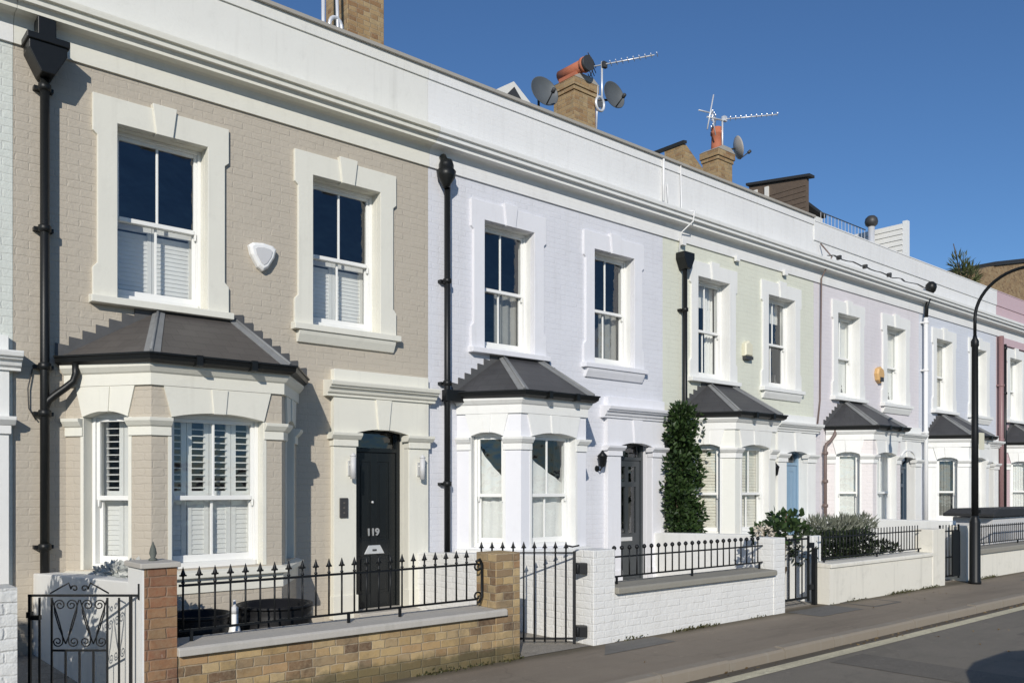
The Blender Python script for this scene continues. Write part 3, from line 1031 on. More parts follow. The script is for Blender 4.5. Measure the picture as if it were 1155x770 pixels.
    runs = [[on(0, -0.0), on(0, ops[0][1] - 0.0)], [on(0, ops[0][2]), pts[1], on(1, ops[1][1])], [on(1, ops[1][2]), pts[2], on(2, ops[2][1])], [on(2, ops[2][2]), pts[3]]]
    for rn in runs:
        cap = MB()
        cap.sweep(rn, [(-0.03, 2.105), (0.022, 2.105), (0.022, 2.19), (0.040, 2.20), (0.075, 2.245), (0.080, 2.275), (-0.03, 2.278)])
        cap.build('bay_capital', bayt, root, 0.004)
    fb = MB()
    fb.sweep(path, [(-0.06, 2.588), (0.028, 2.588), (0.030, 2.70), (0.050, 2.715), (0.085, 2.76), (0.090, 2.80), (-0.06, 2.80)])
    fb.build('bay_fascia', bayt, root)
    # hipped bay roof
    eo = 0.13
    ev = [(bl - 0.10, 0.0), (fl_ - 0.045, P - eo), (fr_ + 0.045, P - eo), (br + 0.12, 0.0)]
    ez, rz = 2.865, 3.46
    r0, r1 = fl_ + 0.33, fr_ - 0.20
    rm = MB()
    base = [(x, y, ez) for x, y in ev]
    top = [(r0, 0.0, rz), (r1, 0.0, rz)]
    low2 = [(x, y, ez - 0.05) for x, y in ev]
    rm.add(base + top + low2, [(0, 1, 4), (1, 2, 5, 4), (2, 3, 5), (0, 4, 5, 3), (6, 7, 1, 0), (7, 8, 2, 1), (8, 9, 3, 2), (6, 9, 8, 7)])
    ro = rm.build('bay_roof', cfg['slate'], root)
    for c, t in ((base[1], top[0]), (base[2], top[1])):
        hp = MB()
        c, t = Vector(c), Vector(t)
        up = Vector((0, 0, 0.012))
        d = (t - c).normalized()
        c2 = c + d * 0.01
        hw = 0.085
        if c.x < 1.5:
            sd = [Vector((-0.58, 0.81, 0)), Vector((1, 0, 0))]
        else:
            sd = [Vector((-1, 0, 0)), Vector((0.58, 0.81, 0))]
        q = []
        for p in (c2, t):
            for s, nn in zip(sd, (0, 1)):
                pass
        def drop(p, s):
            # slide sideways from the hip down its own roof plane
            q = p + s * hw
            if abs(s.x) > 0.9:      # front plane: same height line
                return q
            return q
        L0, R0 = drop(c2, sd[0]), drop(c2, sd[1])
        L1, R1 = drop(t, sd[0]), drop(t, sd[1])
        L1 = t + (L1 - t) * 0.8
        R1 = t + (R1 - t) * 0.8
        vs = [L0 + up, c2 + up * 2.2, R0 + up, L1 + up, t + up * 2.2, R1 + up, L0, R0, L1, R1]
        hp.add(vs, [(0, 1, 4, 3), (1, 2, 5, 4), (0, 6, 7, 2, 1), (3, 4, 5, 9, 8), (0, 3, 8, 6), (2, 7, 9, 5)])
        hp.tube([c2 + up * 2.4, t + up * 2.4], 0.017, 8)
        hp.build('hip_flashing', M['lead'], ro)
    st = MB()
    for a, t in ((Vector(base[0]), Vector(top[0])), (Vector(base[3]), Vector(top[1]))):
        n = 8
        for q in range(n):
            f0, f1 = q / n, (q + 1) / n
            p0, p1 = a.lerp(t, f0), a.lerp(t, f1)
            x0, x1 = sorted((p0.x, p1.x))
            st.prism([(p0.x, p0.z - 0.01), (p1.x, p1.z - 0.01), (p1.x, p1.z + 0.06), (p0.x, p1.z + 0.075)], -0.018, 0.0)
    st.box(r0 - 0.03, r1 + 0.03, -0.05, 0.0, rz - 0.02, rz + 0.02)
    st.build('step_flashing', M['lead_d'], ro)
    gt = MB()
    gp = [(bl - 0.05, -0.02), (fl_ - 0.03, P - 0.105), (fr_ + 0.03, P - 0.105), (br + 0.05, -0.02)]
    gt.sweep(gp, [(0.0, 2.79), (0.035, 2.79), (0.075, 2.815), (0.085, 2.855), (0.10, 2.862), (0.10, 2.878), (0.012, 2.878), (0.0, 2.86)])
    for x in (0.3, 0.7):
        px = gp[1][0] + (gp[2][0] - gp[1][0]) * x
        gt.box(px - 0.03, px + 0.03, gp[1][1] - 0.108, gp[1][1] - 0.0, 2.785, 2.884)
    gt.build('gutter', M['black_pipe'], root)
    door_case(root, cfg)
    return root


def pipe_part(root, name, mat, x, z0, z1, y=-0.085, r=0.036, collars=()):
    mb = MB()
    mb.tube([(x, y, z0), (x, y, z1)], r, 12)
    for z in collars:
        mb.lathe((x, y, z), [(r + 0.002, 0), (r + 0.016, 0.008), (r + 0.016, 0.06), (r + 0.002, 0.07)], 12)
        mb.box(x - 0.085, x + 0.085, y + 0.03, -0.0, z + 0.015, z + 0.05)
    return mb.build(name, mat, root)


WHITE_ROW = dict(trim=M['white2'], trim_door=M['white2'], bay_trim=M['white2'], frieze=M['parapet_l'], cornice=M['white2'], parapet=M['parapet_l'], slate=M['slate_d'])

houses = {}
houses[0] = house(0 - 1, 'grey green house with white door hood, cut off by the left edge', dict(
    WHITE_ROW, wall=M['celadon'], bay_wall=M['celadon'], trim=M['white'], trim_door=M['white2'], bay_trim=M['white'], frieze=M['white'], cornice=M['cream'], parapet=M['parapet'],
    door=M['navy_door'], upper=[['net_full'], ['net_full']], bay_in=[['net_full'], ['net_full'], ['net_full']]))
houses[1] = house(0, 'beige painted brick house with cream trim, black front door and shuttered bay', dict(
    wall=M['beige'], bay_wall=M['beige'], trim=M['cream'], trim_door=M['cream'], bay_trim=M['cream'], frieze=M['cream'], cornice=M['cream'], parapet=M['parapet'],
    slate=M['slate'], door=M['black_door'], number='119', bay=(0.46, 1.02, 2.36, 2.92),
    upper=[['shutter_low'], ['shutter_low']], bay_in=[['shutter_bay2'], ['shutter_bay4'], ['shutter_bay2']]))
houses[2] = house(1, 'pale lilac painted house with white trim and glazed charcoal front door', dict(
    WHITE_ROW, wall=M['lilac'], bay_wall=M['lilac_st'], trim=M['lilac_st'], bay_trim=M['white2'], trim_door=M['lilac_st'], door=M['grey_door'], glazed_door=True,
    upper=[['grey_low'], ['grey_low']], bay_in=[['net_swag'], ['net_swag'], ['net_full']]))
houses[3] = house(2, 'pale green painted house with light blue front door and ivy clad corner', dict(
    WHITE_ROW, wall=M['green'], bay_wall=M['green_st'], bay_trim=M['white'], trim=M['white2'], door=M['blue_door'], brackets=(0.42, 2.0, 3.6),
    upper=[['blind_top', 'curtain_right'], ['sill_things', 'blind_top']], bay_in=[['blind_full'], ['blind_full'], ['blind_full']]))
houses[4] = house(3, 'pale pink painted house with brown swan-neck drainpipe beside its bay', dict(
    WHITE_ROW, wall=M['pink'], bay_wall=M['baypink'], door=M['navy_door'], glazed_door=True, low_parapet=True,
    upper=[['white_full', 'sill_things'], ['white_full', 'sill_things']], bay_in=[['white_full'], ['net_full'], ['white_full']]))
houses[5] = house(4, 'pale blue painted house with white drainpipe, behind the lamp post', dict(
    WHITE_ROW, wall=M['blue'], bay_wall=M['white2'], door=M['grey_door'], low_parapet=True,
    upper=[['blind_full'], ['blind_full']], bay_in=[['grey_curtain'], ['grey_curtain'], ['grey_curtain']]))
houses[6] = house(5, 'rose pink house with dark red trim, furthest along the row', dict(
    WHITE_ROW, wall=M['rose'], bay_wall=M['rose'], door=M['blue_door'], low_parapet=True, parapet=M['rose_st'],
    upper=[['white_full'], ['white_full']], bay_in=[['net_full'], ['net_full'], ['net_full']]))

# drainpipes and rainwater heads, parts of their houses
h1 = houses[1]
hp = MB()
hp.box(0.17, 0.33, -0.20, -0.03, 5.86, 6.06)
hp.prism([(0.085, 5.84), (0.085, 5.72), (0.19, 5.52), (0.31, 5.52), (0.415, 5.72), (0.415, 5.84)], -0.25, -0.012)
hp.box(0.065, 0.435, -0.27, -0.012, 5.80, 5.865)
hp.build('rainwater_head', M['black_pipe'], h1, 0.008)
pipe_part(h1, 'drainpipe', M['black_pipe'], 0.25, 0.1, 5.54, -0.10, 0.042, (5.40, 4.05, 2.73, 2.28, 1.0))
sw = MB()
sw.tube([(0.50, -0.20, 2.82), (0.50, -0.20, 2.70), (0.48, -0.19, 2.63), (0.42, -0.165, 2.57), (0.33, -0.13, 2.49), (0.28, -0.11, 2.44), (0.25, -0.10, 2.36)], 0.036, 12)
sw.build('swan_neck', M['black_pipe'], h1)
cb = MB()
cb.tube([(0.16, -0.02, 2.74), (0.12, -0.03, 2.55), (0.13, -0.02, 2.36), (0.19, -0.03, 2.25)], 0.006, 6)
cb.build('cable', M['dark'], h1)

h2 = houses[2]
hp = MB()
hp.lathe((0.20, -0.13, 5.55), [(0.045, 0), (0.06, 0.04), (0.12, 0.14), (0.13, 0.22), (0.10, 0.23), (0.10, 0.30), (0.08, 0.36)], 10)
hp.tube([(0.20, -0.13, 5.86), (0.20, -0.05, 5.98)], 0.05, 10)
hp.build('rainwater_head', M['black_pipe'], h2)
pipe_part(h2, 'drainpipe', M['black_pipe'], 0.24, 0.5, 5.58, -0.10, 0.042, (4.30, 2.95, 1.62))
br_ = MB()
br_.box(0.19, 0.60, -0.15, -0.04, 2.74, 2.90)
br_.build('gutter_outlet', M['black_pipe'], h2, 0.01)

h3 = houses[3]
hp = MB()
hp.prism([(0.33, 5.60), (0.33, 5.50), (0.42, 5.32), (0.52, 5.32), (0.61, 5.50), (0.61, 5.60)], -0.20, -0.012)
hp.build('rainwater_head', M['black_pipe'], h3, 0.008)
pipe_part(h3, 'drainpipe', M['black_pipe'], 0.47, 0.5, 5.34, -0.10, 0.040, (4.6, 2.9))
cb = MB()
cb.tube([(0.44, -0.03, 7.10), (0.46, -0.035, 6.35), (0.50, -0.28, 6.27), (0.46, -0.28, 6.10), (0.42, -0.06, 5.95), (0.38, -0.045, 5.6)], 0.013, 6)
cb.build('cable', M['white_pipe'], h3)
cb = MB()
cb.tube([(-0.02, -0.035, 7.10), (-0.02, -0.035, 6.40)], 0.022, 6)
cb.tube([(0.08, -0.035, 6.7), (0.10, -0.035, 6.36)], 0.012, 6)
cb.build('waste_pipe', M['white_pipe'], h3)

h4 = houses[4]
cb = MB()
cb.tube([(0.22, -0.03, 6.62), (0.22, -0.28, 6.30), (0.20, -0.06, 5.90), (0.20, -0.03, 3.4), (0.10, -0.03, 2.9)], 0.016, 6)
cb.build('cable', M['brown_pipe'], h4)
sw = MB()
sw.tube([(0.52, -0.18, 2.79), (0.52, -0.18, 2.70), (0.44, -0.14, 2.58), (0.33, -0.10, 2.50), (0.30, -0.09, 2.40), (0.30, -0.09, 0.2)], 0.036, 10)
for z in (2.28, 1.7, 1.2):
    sw.lathe((0.30, -0.09, z), [(0.044, 0), (0.058, 0.01), (0.058, 0.06), (0.044, 0.07)], 10)
sw.build('drainpipe', M['brown_pipe'], h4)
wr = MB()
pts = [(0.1, -0.275, 6.30)]
for q in range(1, 24):
    pts.append((0.1 + q * 0.2, -0.275 - 0.02 * math.sin(q * 1.3), 6.325 + 0.014 * math.sin(q * 1.7) * (q % 3)))
wr.tube(pts, 0.010, 6)
wr.tube([(p[0] + 0.03, p[1] + 0.05, p[2] + 0.02) for p in pts], 0.008, 6)
for x in (0.5, 1.6, 2.7):
    wr.box(x, x + 0.06, -0.31, -0.22, 6.30, 6.38)
wr.build('cable_bundle', M['dark'], h4)

h5 = houses[5]
hp = MB()
hp.lathe((0.16, -0.22, 6.26), [(0.05, 0), (0.10, 0.05), (0.13, 0.14), (0.12, 0.22), (0.06, 0.28)], 10)
hp.tube([(0.16, -0.22, 6.28), (0.16, -0.12, 5.98), (0.16, -0.10, 5.62)], 0.045, 10)
hp.build('rainwater_head', M['black_pipe'], h5)
pipe_part(h5, 'drainpipe', M['white_pipe'], 0.16, 0.3, 5.70, -0.10, 0.052, (5.55, 4.4, 2.9))

h6 = houses[6]
pipe_part(h6, 'drainpipe', M['red_pipe'], 0.07, 0.2, 5.80, -0.10, 0.07, (4.4, 2.9))
q = pipe_part(h6, 'drainpipe', M['black_pipe'], 0.33, 0.2, 5.60, -0.10, 0.05, (5.45, 4.2, 2.8))
cr = MB()
cr.box(0.05, W - 0.05, -0.05, -0.029, 5.60, 5.80)
cr.build('band', M['rose_st'], h6)
fa = MB()
fa.tube([(4.065 + 0.36 * math.cos(a), -0.085, 2.28 + 0.20 * math.sin(a)) for a in [PI * k / 14 for k in range(15)]], 0.022, 6)
fa.build('fan_arch', M['white_pipe'], h4)

# ------------------------------------------------------------------ chimneys (parts of their houses) and roof furniture
def chimney(root, x0, x1, y0, y1, ztop, pots, arch=False):
    """x is in the house's own frame"""
    mb = MB()
    mb.box(x0, x1, y0, y1, 6.2, ztop - 0.32)
    mb.box(x0 - 0.022, x1 + 0.022, y0 - 0.022, y1 + 0.022, ztop - 0.32, ztop - 0.245)
    mb.box(x0 - 0.045, x1 + 0.045, y0 - 0.045, y1 + 0.045, ztop - 0.245, ztop - 0.10)
    c = mb.build('chimney', M['chimbrick'], root, 0.008)
    fl = MB()
    fl.prism([(x0 - 0.05, ztop - 0.10), (x1 + 0.05, ztop - 0.10), (x1 - 0.12, ztop), (x0 + 0.12, ztop)], y0 - 0.05, y1 + 0.05)
    fl.build('flaunching', M['greyled'], c)
    if arch:
        ar = MB()
        xc = (x0 + x1) / 2
        for k in range(9):
            a0, a1 = PI * k / 9 + 0.03, PI * (k + 1) / 9 - 0.03
            ar.prism([(xc + 0.16 * math.cos(a0), 7.85 + 0.16 * math.sin(a0)), (xc + 0.27 * math.cos(a0), 7.85 + 0.27 * math.sin(a0)),
                      (xc + 0.27 * math.cos(a1), 7.85 + 0.27 * math.sin(a1)), (xc + 0.16 * math.cos(a1), 7.85 + 0.16 * math.sin(a1))], y0 - 0.02, y0)
        ar.build('brick_arch', M['chimbrick'], c)
    for kind, px, py, z in pots:
        pm = MB()
        if kind == 'up':
            pm.lathe((px, py, z), [(0.135, -0.06), (0.125, 0.06), (0.115, 0.30), (0.14, 0.32), (0.14, 0.38), (0.11, 0.40), (0.125, 0.47), (0.10, 0.48), (0.09, 0.2)], 16)
        else:
            pm.tube([(px, py + 0.50, z), (px, py - 0.12, z)], 0.115, 16)
            pm.lathe((px, py - 0.10, z), [(0.118, 0), (0.14, 0.01), (0.14, 0.06), (0.10, 0.065), (0.095, 0.0)], 16, (0, -1, 0))
            pm.box(px - 0.10, px + 0.10, py, py + 0.45, z - 0.16, z - 0.09)
        po = pm.build('chimney_pot', M['terracotta'], c)
    return c


chimney(houses[2], -0.05, 0.59, 2.0, 2.65, 10.3, [('up', 0.25, 2.3, 10.3)], True)
c2 = chimney(houses[3], -0.10, 0.48, 2.0, 2.55, 9.28, [('lying', 0.04, 2.0, 9.40)])
chimney(houses[4], -0.47, 0.06, 2.0, 2.42, 9.10, [('up', -0.24, 2.2, 9.10)])
bm_ = MB()
bm_.tube([(0.04, 1.87, 9.40), (0.04, 1.76, 9.40)], [0.118, 0.14], 16)
bm_.build('cowl', M['dark'], c2)


def dish(label, x, y, z, mat, facing, arm_to, size=0.33):
    t = thing('satellite_dish', label, 'satellite dish', (x, y, z), 'satellite dishes on the roofs')
    d = Vector(facing).normalized()
    mb = MB()
    prof = [(size * k / 10, 0.10 * size / 0.33 * (k / 10) ** 2) for k in range(11)]
    prof2 = prof + [(size * 1.03, 0.105 * size / 0.33)] + [(r, zz - 0.012) for r, zz in prof[::-1]]
    mb.lathe((0, 0, 0), prof2, 28, d)
    mb.build('reflector', mat, t)
    a = MB()
    low = (Vector((0, 0, -1)) - d * Vector((0, 0, -1)).dot(d)).normalized()
    p0 = low * size * 0.95 + d * 0.08
    p1 = low * size * 0.55 + d * size * 1.25
    a.tube([p0, p1], 0.012, 8)
    a.lathe(p1, [(0.02, -0.03), (0.035, -0.02), (0.035, 0.05), (0.02, 0.06)], 10, (low * 0.5 - d))
    a.build('feed_arm', M['dark'], t)
    b = MB()
    b.tube([(0, 0, 0), tuple(-d * 0.12), tuple(Vector(arm_to))], 0.022, 8)
    b.build('bracket', M['dark'], t)
    return t


dish('dark grey satellite dish left of the chimney with the lying clay pot', 8.42, 1.7, 8.44, M['dish'], (-0.16, -0.93, 0.22), (0.25, 0.35, -0.9), 0.27)
dish('dark grey satellite dish right of the chimney with the lying clay pot', 10.62, 2.1, 9.18, M['dish'], (-0.04, -0.95, 0.16), (-0.42, 0.10, -0.15), 0.265)
dish('pale satellite dish on the chimney with one upright clay pot', 14.72, 2.1, 9.24, M['dish_l'], (0.80, -0.55, 0.25), (-0.35, 0.1, -0.25), 0.25)
t = thing('ring_bracket', 'white ring shaped dish bracket on the brick chimney beside the right dark dish', 'bracket', (10.12, 1.93, 8.84))
mb = MB()
mb.tube([(0.11 * math.cos(a), 0.0, 0.13 * math.sin(a)) for a in [2 * PI * k / 20 for k in range(21)]], 0.026, 8, False)
mb.tube([(-0.03, 0.03, 0.35), (-0.06, 0.04, -0.6)], 0.014, 6)
mb.tube([(0.06, 0.03, 0.1), (0.2, 0.1, 0.16)], 0.018, 6)
mb.build('ring', M['alu'], t)
mb = MB()
mb.lathe((0, 0.03, 0), [(0.055, -0.03), (0.06, 0.03)], 12, (0, -1, 0))
mb.build('hub', M['dish'], t)


def aerial(label, x, y, z0, z1, boom_dir, length, extra=None):
    t = thing('tv_aerial', label, 'TV aerial', (x, y, z0), 'television aerials on the chimneys')
    h = z1 - z0
    mb = MB()
    mb.tube([(0, 0, 0), (0, 0, h)], 0.020, 8)
    mb.build('mast', M['alu'], t)
    d = Vector(boom_dir).normalized()
    s = d.cross(Vector((0, 0, 1))).normalized()
    bm = MB()
    b0 = Vector((0, 0, h - 0.06)) - d * 0.25
    bm.tube([b0, b0 + d * (length + 0.25)], 0.013, 6)
    n = int(length / 0.11)
    for k in range(n):
        p = b0 + d * (0.42 + k * 0.11)
        w = 0.11 - 0.03 * k / n
        bm.tube([p - s * w, p + s * w], 0.008, 5)
    bm.build('boom', M['alu'], t)
    rf = MB()
    for sg in (-1, 1):
        for k in range(4):
            p = b0 + d * (0.10 - 0.0 * k) + Vector((0, 0, sg * (0.05 + k * 0.05))) - d * k * 0.03
            rf.tube([p - s * 0.17, p + s * 0.17], 0.009, 5)
        rf.tube([b0 + d * 0.1, b0 + d * 0.0 + Vector((0, 0, sg * 0.22))], 0.010, 5)
    rf.box(b0.x + d.x * 0.3 - 0.05, b0.x + d.x * 0.3 + 0.05, b0.y + d.y * 0.3 - 0.03, b0.y + d.y * 0.3 + 0.03, b0.z - 0.05, b0.z + 0.06)
    rf.build('reflector', M['dark'] if extra is None else M['alu'], t)
    return t


aerial('slim TV aerial on a white mast beside the two dark dishes', 10.30, 2.05, 8.80, 9.74, (0.55, -0.85, 0.05), 1.0)
t = aerial('double TV aerial on the chimney with one upright clay pot', 14.16, 2.05, 8.9, 9.78, (0.60, -0.80, 0.0), 1.15, 'x')
mb = MB()
mb.tube([(0.0, 0, 0.80), (-0.55, 0, 0.72)], 0.02, 8)
mb.tube([(-0.55, 0, 0.45), (-0.35, -0.02, 1.25)], 0.016, 6)
mb.tube([(-0.85, 0.0, 0.78), (-0.35, 0, 0.85)], 0.016, 6)
mb.tube([(-0.42, 0, 0.95), (-0.25, 0, 0.40)], 0.014, 6)
mb.build('second_aerial', M['alu'], t)
t = thing('tv_aerial', 'white poles of an aerial left of the nearest brick chimney', 'TV aerial', (4.30, 1.9, 7.9), 'television aerials on the chimneys')
mb = MB()
mb.tube([(0, 0, -1.3), (0, 0, 1.6)], 0.03, 8)
mb.tube([(0.16, 0, -1.2), (0.24, 0, 0.3), (0.20, 0, 1.5)], 0.026, 8)
mb.build('mast', M['alu'], t)
mb = MB()
mb.tube([(0.20 + 0.10 * math.cos(a), 0, 0.42 + 0.13 * math.sin(a)) for a in [2 * PI * k / 16 for k in range(17)]], 0.03, 8, False)
mb.build('clamp_ring', M['alu'], t)

# roof lights, roof screens
def roof_part(root, name, mb, mat):
    return mb.build(name, mat, root)


mb = MB()
mb.prism([(3.0, 6.6), (4.55, 6.6), (4.55, 8.15), (3.0, 8.35)], 2.3, 3.4)
roof_part(houses[1], 'roof_extension', mb, M['slate_d'])
mb = MB()
mb.prism([(2.00, 7.15), (2.82, 7.15), (2.82, 7.72), (2.36, 8.02), (2.02, 7.80)], 1.0, 1.8)
rl = roof_part(houses[2], 'roof_light', mb, M['whiteboard'])
mb = MB()
mb.prism([(2.16, 7.72), (2.56, 7.72), (2.36, 7.93)], 0.985, 1.0)
mb.build('roof_light_glass', M['dark'], rl)
mb = MB()
mb.prism([(3.16, 6.4), (3.80, 6.4), (3.80, 8.42), (3.20, 8.80), (3.12, 8.78)], 2.0, 2.5)
g3 = roof_part(houses[3], 'gable_wall', mb, M['chimbrick'])
mb = MB()
mb.prism([(3.10, 8.78), (3.20, 8.81), (3.20, 8.87), (3.08, 8.85)], 1.97, 2.9)
mb.build('gable_capping', M['felt'], g3)

t = thing('roof_screen', 'brown timber boarded roof screen with dark capping behind the parapet', 'roof screen', (15.85, 1.0, 6.5))
mb = MB()
mb.prism([(0.0, 0.0), (1.5, 0.0), (1.5, 2.24), (0.0, 2.04)], 0.0, 0.09, 'x')
for k in range(16):
    mb.box(-0.012, -0.002, 0.02, 1.48, 0.05 + k * 0.122, 0.155 + k * 0.122)
mb.build('board_panel', M['timber'], t)
for y in (0.95, 1.25):
    mb = MB()
    mb.box(-0.05, -0.013, y, y + 0.10, 0.0, 2.10)
    mb.build('post', M['whiteboard'], t)
mb = MB()
mb.prism([(-0.10, 2.045), (1.55, 2.265), (1.55, 2.325), (-0.10, 2.105)], -0.06, 0.16, 'x')
mb.build('capping', M['felt'], t)

t = thing('roof_hatch', 'small low roof hatch with dark sloping lid beside the timber screen', 'roof hatch', (16.05, 1.15, 6.5))
mb = MB()
mb.box(0, 0.75, 0, 0.5, 0, 1.36)
mb.build('box', M['whiteboard'], t)
mb = MB()
mb.prism([(-0.06, 1.54), (0.82, 1.38), (0.82, 1.45), (-0.06, 1.61)], -0.05, 0.6)
mb.build('lid', M['felt'], t)

t = thing('roof_railing', 'thin metal roof terrace railing above the white parapet', 'railing', (16.1, 0.8, 6.5))
mb = MB()
mb.tube([(0.0, 0, 1.28), (2.05, 0, 1.28)], 0.012, 6)
mb.build('top_rail', M['dark'], t)
mb = MB()
mb.tube([(0, 0, 0), (0, 0, 1.28)], 0.007, 5)
b0 = mb.build('baluster', M['alu'], t)
for k in range(1, 14):
    dup(b0, (k * 0.155, 0, 0), t)

t = thing('roof_screen', 'white boarded roof screen wall with an upright white corner post', 'roof screen', (20.67, 1.0, 6.5))
mb = MB()
mb.box(0.0, 0.10, 0.06, 2.6, 0.0, 2.0)
for k in range(14):
    mb.prism([(-0.03, 0.05 + k * 0.14), (-0.002, 0.05 + k * 0.14), (-0.002, 0.185 + k * 0.14), (-0.008, 0.185 + k * 0.14)], 0.06, 2.6, 'y')
mb.build('board_panel', M['whiteboard'], t)
mb = MB()
mb.box(-0.02, 0.12, -0.06, 0.06, 0.0, 2.06)
mb.build('post', M['wood_white'], t)

t = thing('roof_cowl', 'black ball shaped flue cowl above the white boarded screen', 'cowl', (20.35, 1.75, 6.5))
mb = MB()
mb.tube([(0, 0, 0), (0, 0, 2.02)], 0.085, 12)
mb.build('flue', M['alu'], t)
mb = MB()
mb.lathe((0, 0, 1.98), [(0.09, 0.03), (0.15, 0.08), (0.17, 0.16), (0.15, 0.25), (0.09, 0.31), (0.0, 0.33)], 18)
mb.build('cap', M['dark'], t)

t = thing('brick_building', 'yellow brown brick building with dark coping rising behind the row', 'building', (30.4, 2.6, 0))
mb = MB()
mb.prism([(-1.2, 0), (14, 0), (14, 11.6), (5.0, 10.35), (0.0, 9.30), (-1.2, 8.9)], 0.0, 6.0)
mb.build('wall', M['farbrick'], t)
mb = MB()
mb.prism([(0.6, 9.44), (5.0, 10.37), (14, 11.62), (14, 11.78), (5.0, 10.52), (0.6, 9.58)], -0.06, 6.0)
mb.build('coping', M['felt'], t)

# ------------------------------------------------------------------ foliage
def leaf(mb, p, d, size, rnd, wide=0.5):
    d = d.normalized()
    a = Vector((rnd.uniform(-1, 1), rnd.uniform(-1, 1), rnd.uniform(-1, 1)))
    s = d.cross(a)
    if s.length < 1e-3:
        s = d.orthogonal()
    s.normalize()
    n = s.cross(d).normalized()
    L = size * rnd.uniform(0.7, 1.3)
    Wd = L * wide
    v = [p, p + d * L * 0.45 + s * Wd * 0.5 + n * L * 0.08, p + d * L, p + d * L * 0.45 - s * Wd * 0.5 + n * L * 0.08]
    mb.add(v, [(0, 1, 2, 3)])


def clumps(mb, centres, n, size, rnd, wide=0.55, up=0.25):
    """leaves in clumps, each (centre, radius vector)"""
    tot = sum(c[1].x * c[1].y + c[1].z * c[1].x for c in centres)
    for c, r in centres:
        k = int(n * (r.x * r.y + r.z * r.x) / tot)
        for _ in range(k):
            v = Vector((rnd.gauss(0, 1), rnd.gauss(0, 1), rnd.gauss(0, 1))).normalized()
            q = rnd.uniform(0.35, 1.0) ** 0.5
            p = c + Vector((v.x * r.x, v.y * r.y, v.z * r.z)) * q
            d = v + Vector((rnd.uniform(-.7, .7), rnd.uniform(-.7, .7), rnd.uniform(-.5, .5) + up))
            leaf(mb, p, d, size, rnd, wide)


def plant(name, label, cat, loc, centres, n, size, mat, stems=None, group=None, wide=0.55, up=0.25, seed=1):
    rnd = random.Random(seed)
    t = thing(name, label, cat, loc, group)
    mb = MB()
    clumps(mb, [(Vector(c), Vector(r)) for c, r in centres], n, size, rnd, wide, up)
    mb.build('foliage', mat, t, recalc=False)
    if stems:
        sm = MB()
        for path, r in stems:
            sm.tube(path, [r * (1 - 0.6 * i / max(1, len(path) - 1)) for i in range(len(path))], 6)
        sm.build('stem', M['stem'], t)
    return t


# ------------------------------------------------------------------ ground, pavement, kerb, road
def flat(name, x0, x1, y0, y1, z, mat, thick=0.0):
    mb = MB()
    if thick:
        mb.box(x0, x1, y0, y1, z - thick, z)
    else:
        mb.add([(x0, y0, z), (x1, y0, z), (x1, y1, z), (x0, y1, z)], [(0, 1, 2, 3)])
    return tag(mb.build(name, mat), kind='structure')


flat('ground', -400, 400, -400, 400, -0.16, M['soil'])
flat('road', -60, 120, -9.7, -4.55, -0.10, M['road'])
flat('pavement', -60, 120, -4.44, -3.0, 0.0, M['pave'], 0.15)
flat('far_pavement', -60, 120, -13.5, -9.86, 0.0, M['pave'], 0.15)
flat('front_garden_ground', -60, 120, -3.0, 0.0, 0.004, M['garden'], 0.15)
kb = MB()
x = -20.0
rk = random.Random(3)
while x < 60:
    l = rk.uniform(0.85, 0.98)
    dz = rk.uniform(-0.006, 0.006)
    kb.prism([(-4.57, -0.16), (-4.565, -0.02 + dz), (-4.545, 0.002 + dz), (-4.442, 0.006 + dz), (-4.442, -0.16)], x, x + l - 0.013, 'x')
    x += l
tag(kb.build('kerb', M['kerb']), kind='structure')
kb = MB()
kb.box(-60, 120, -9.858, -9.70, -0.16, 0.0)
tag(kb.build('far_kerb', M['kerb']), kind='structure')
flat('yellow_line', -60, 120, -4.85, -4.705, -0.096, M['yellow'])
mb = MB()
mb.add([(4.30, -3.62, 0.004), (4.72, -3.24, 0.004), (5.45, -3.27, 0.004), (5.40, -3.60, 0.004)], [(0, 1, 2, 3)])
tag(mb.build('pavement_patch', M['patch']), kind='structure')
mb = MB()
mb.add([(3.62, -3.2, 0.006), (4.56, -3.2, 0.006), (4.56, -3.0, 0.008), (3.62, -3.0, 0.008)], [(0, 1, 2, 3)])
tag(mb.build('path', M['garden']), kind='structure')
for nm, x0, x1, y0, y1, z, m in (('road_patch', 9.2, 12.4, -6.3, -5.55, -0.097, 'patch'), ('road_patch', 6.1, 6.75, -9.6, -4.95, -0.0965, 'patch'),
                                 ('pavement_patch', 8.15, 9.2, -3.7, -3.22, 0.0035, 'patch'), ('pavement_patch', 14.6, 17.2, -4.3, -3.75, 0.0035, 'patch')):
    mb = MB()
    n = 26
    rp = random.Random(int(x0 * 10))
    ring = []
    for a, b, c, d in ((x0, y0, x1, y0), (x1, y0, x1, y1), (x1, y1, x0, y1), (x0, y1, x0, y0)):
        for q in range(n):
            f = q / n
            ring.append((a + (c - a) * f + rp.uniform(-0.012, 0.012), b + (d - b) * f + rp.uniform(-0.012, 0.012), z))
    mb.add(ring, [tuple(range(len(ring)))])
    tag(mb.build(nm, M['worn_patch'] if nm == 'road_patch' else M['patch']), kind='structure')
t = thing('utility_cover', 'rectangular metal utility cover set in the pavement', 'utility cover', (9.9, -3.45, 0.0))
mb = MB()
for a in ((-0.38, 0.38, -0.26, -0.22), (-0.38, 0.38, 0.22, 0.26), (-0.38, -0.34, -0.22, 0.22), (0.34, 0.38, -0.22, 0.22)):
    mb.box(*a, 0.001, 0.007)
mb.build('rim', M['iron'], t)
mb = MB()
mb.box(-0.33, 0.33, -0.21, 0.21, 0.001, 0.005)
mb.build('lid', M['pave'], t)

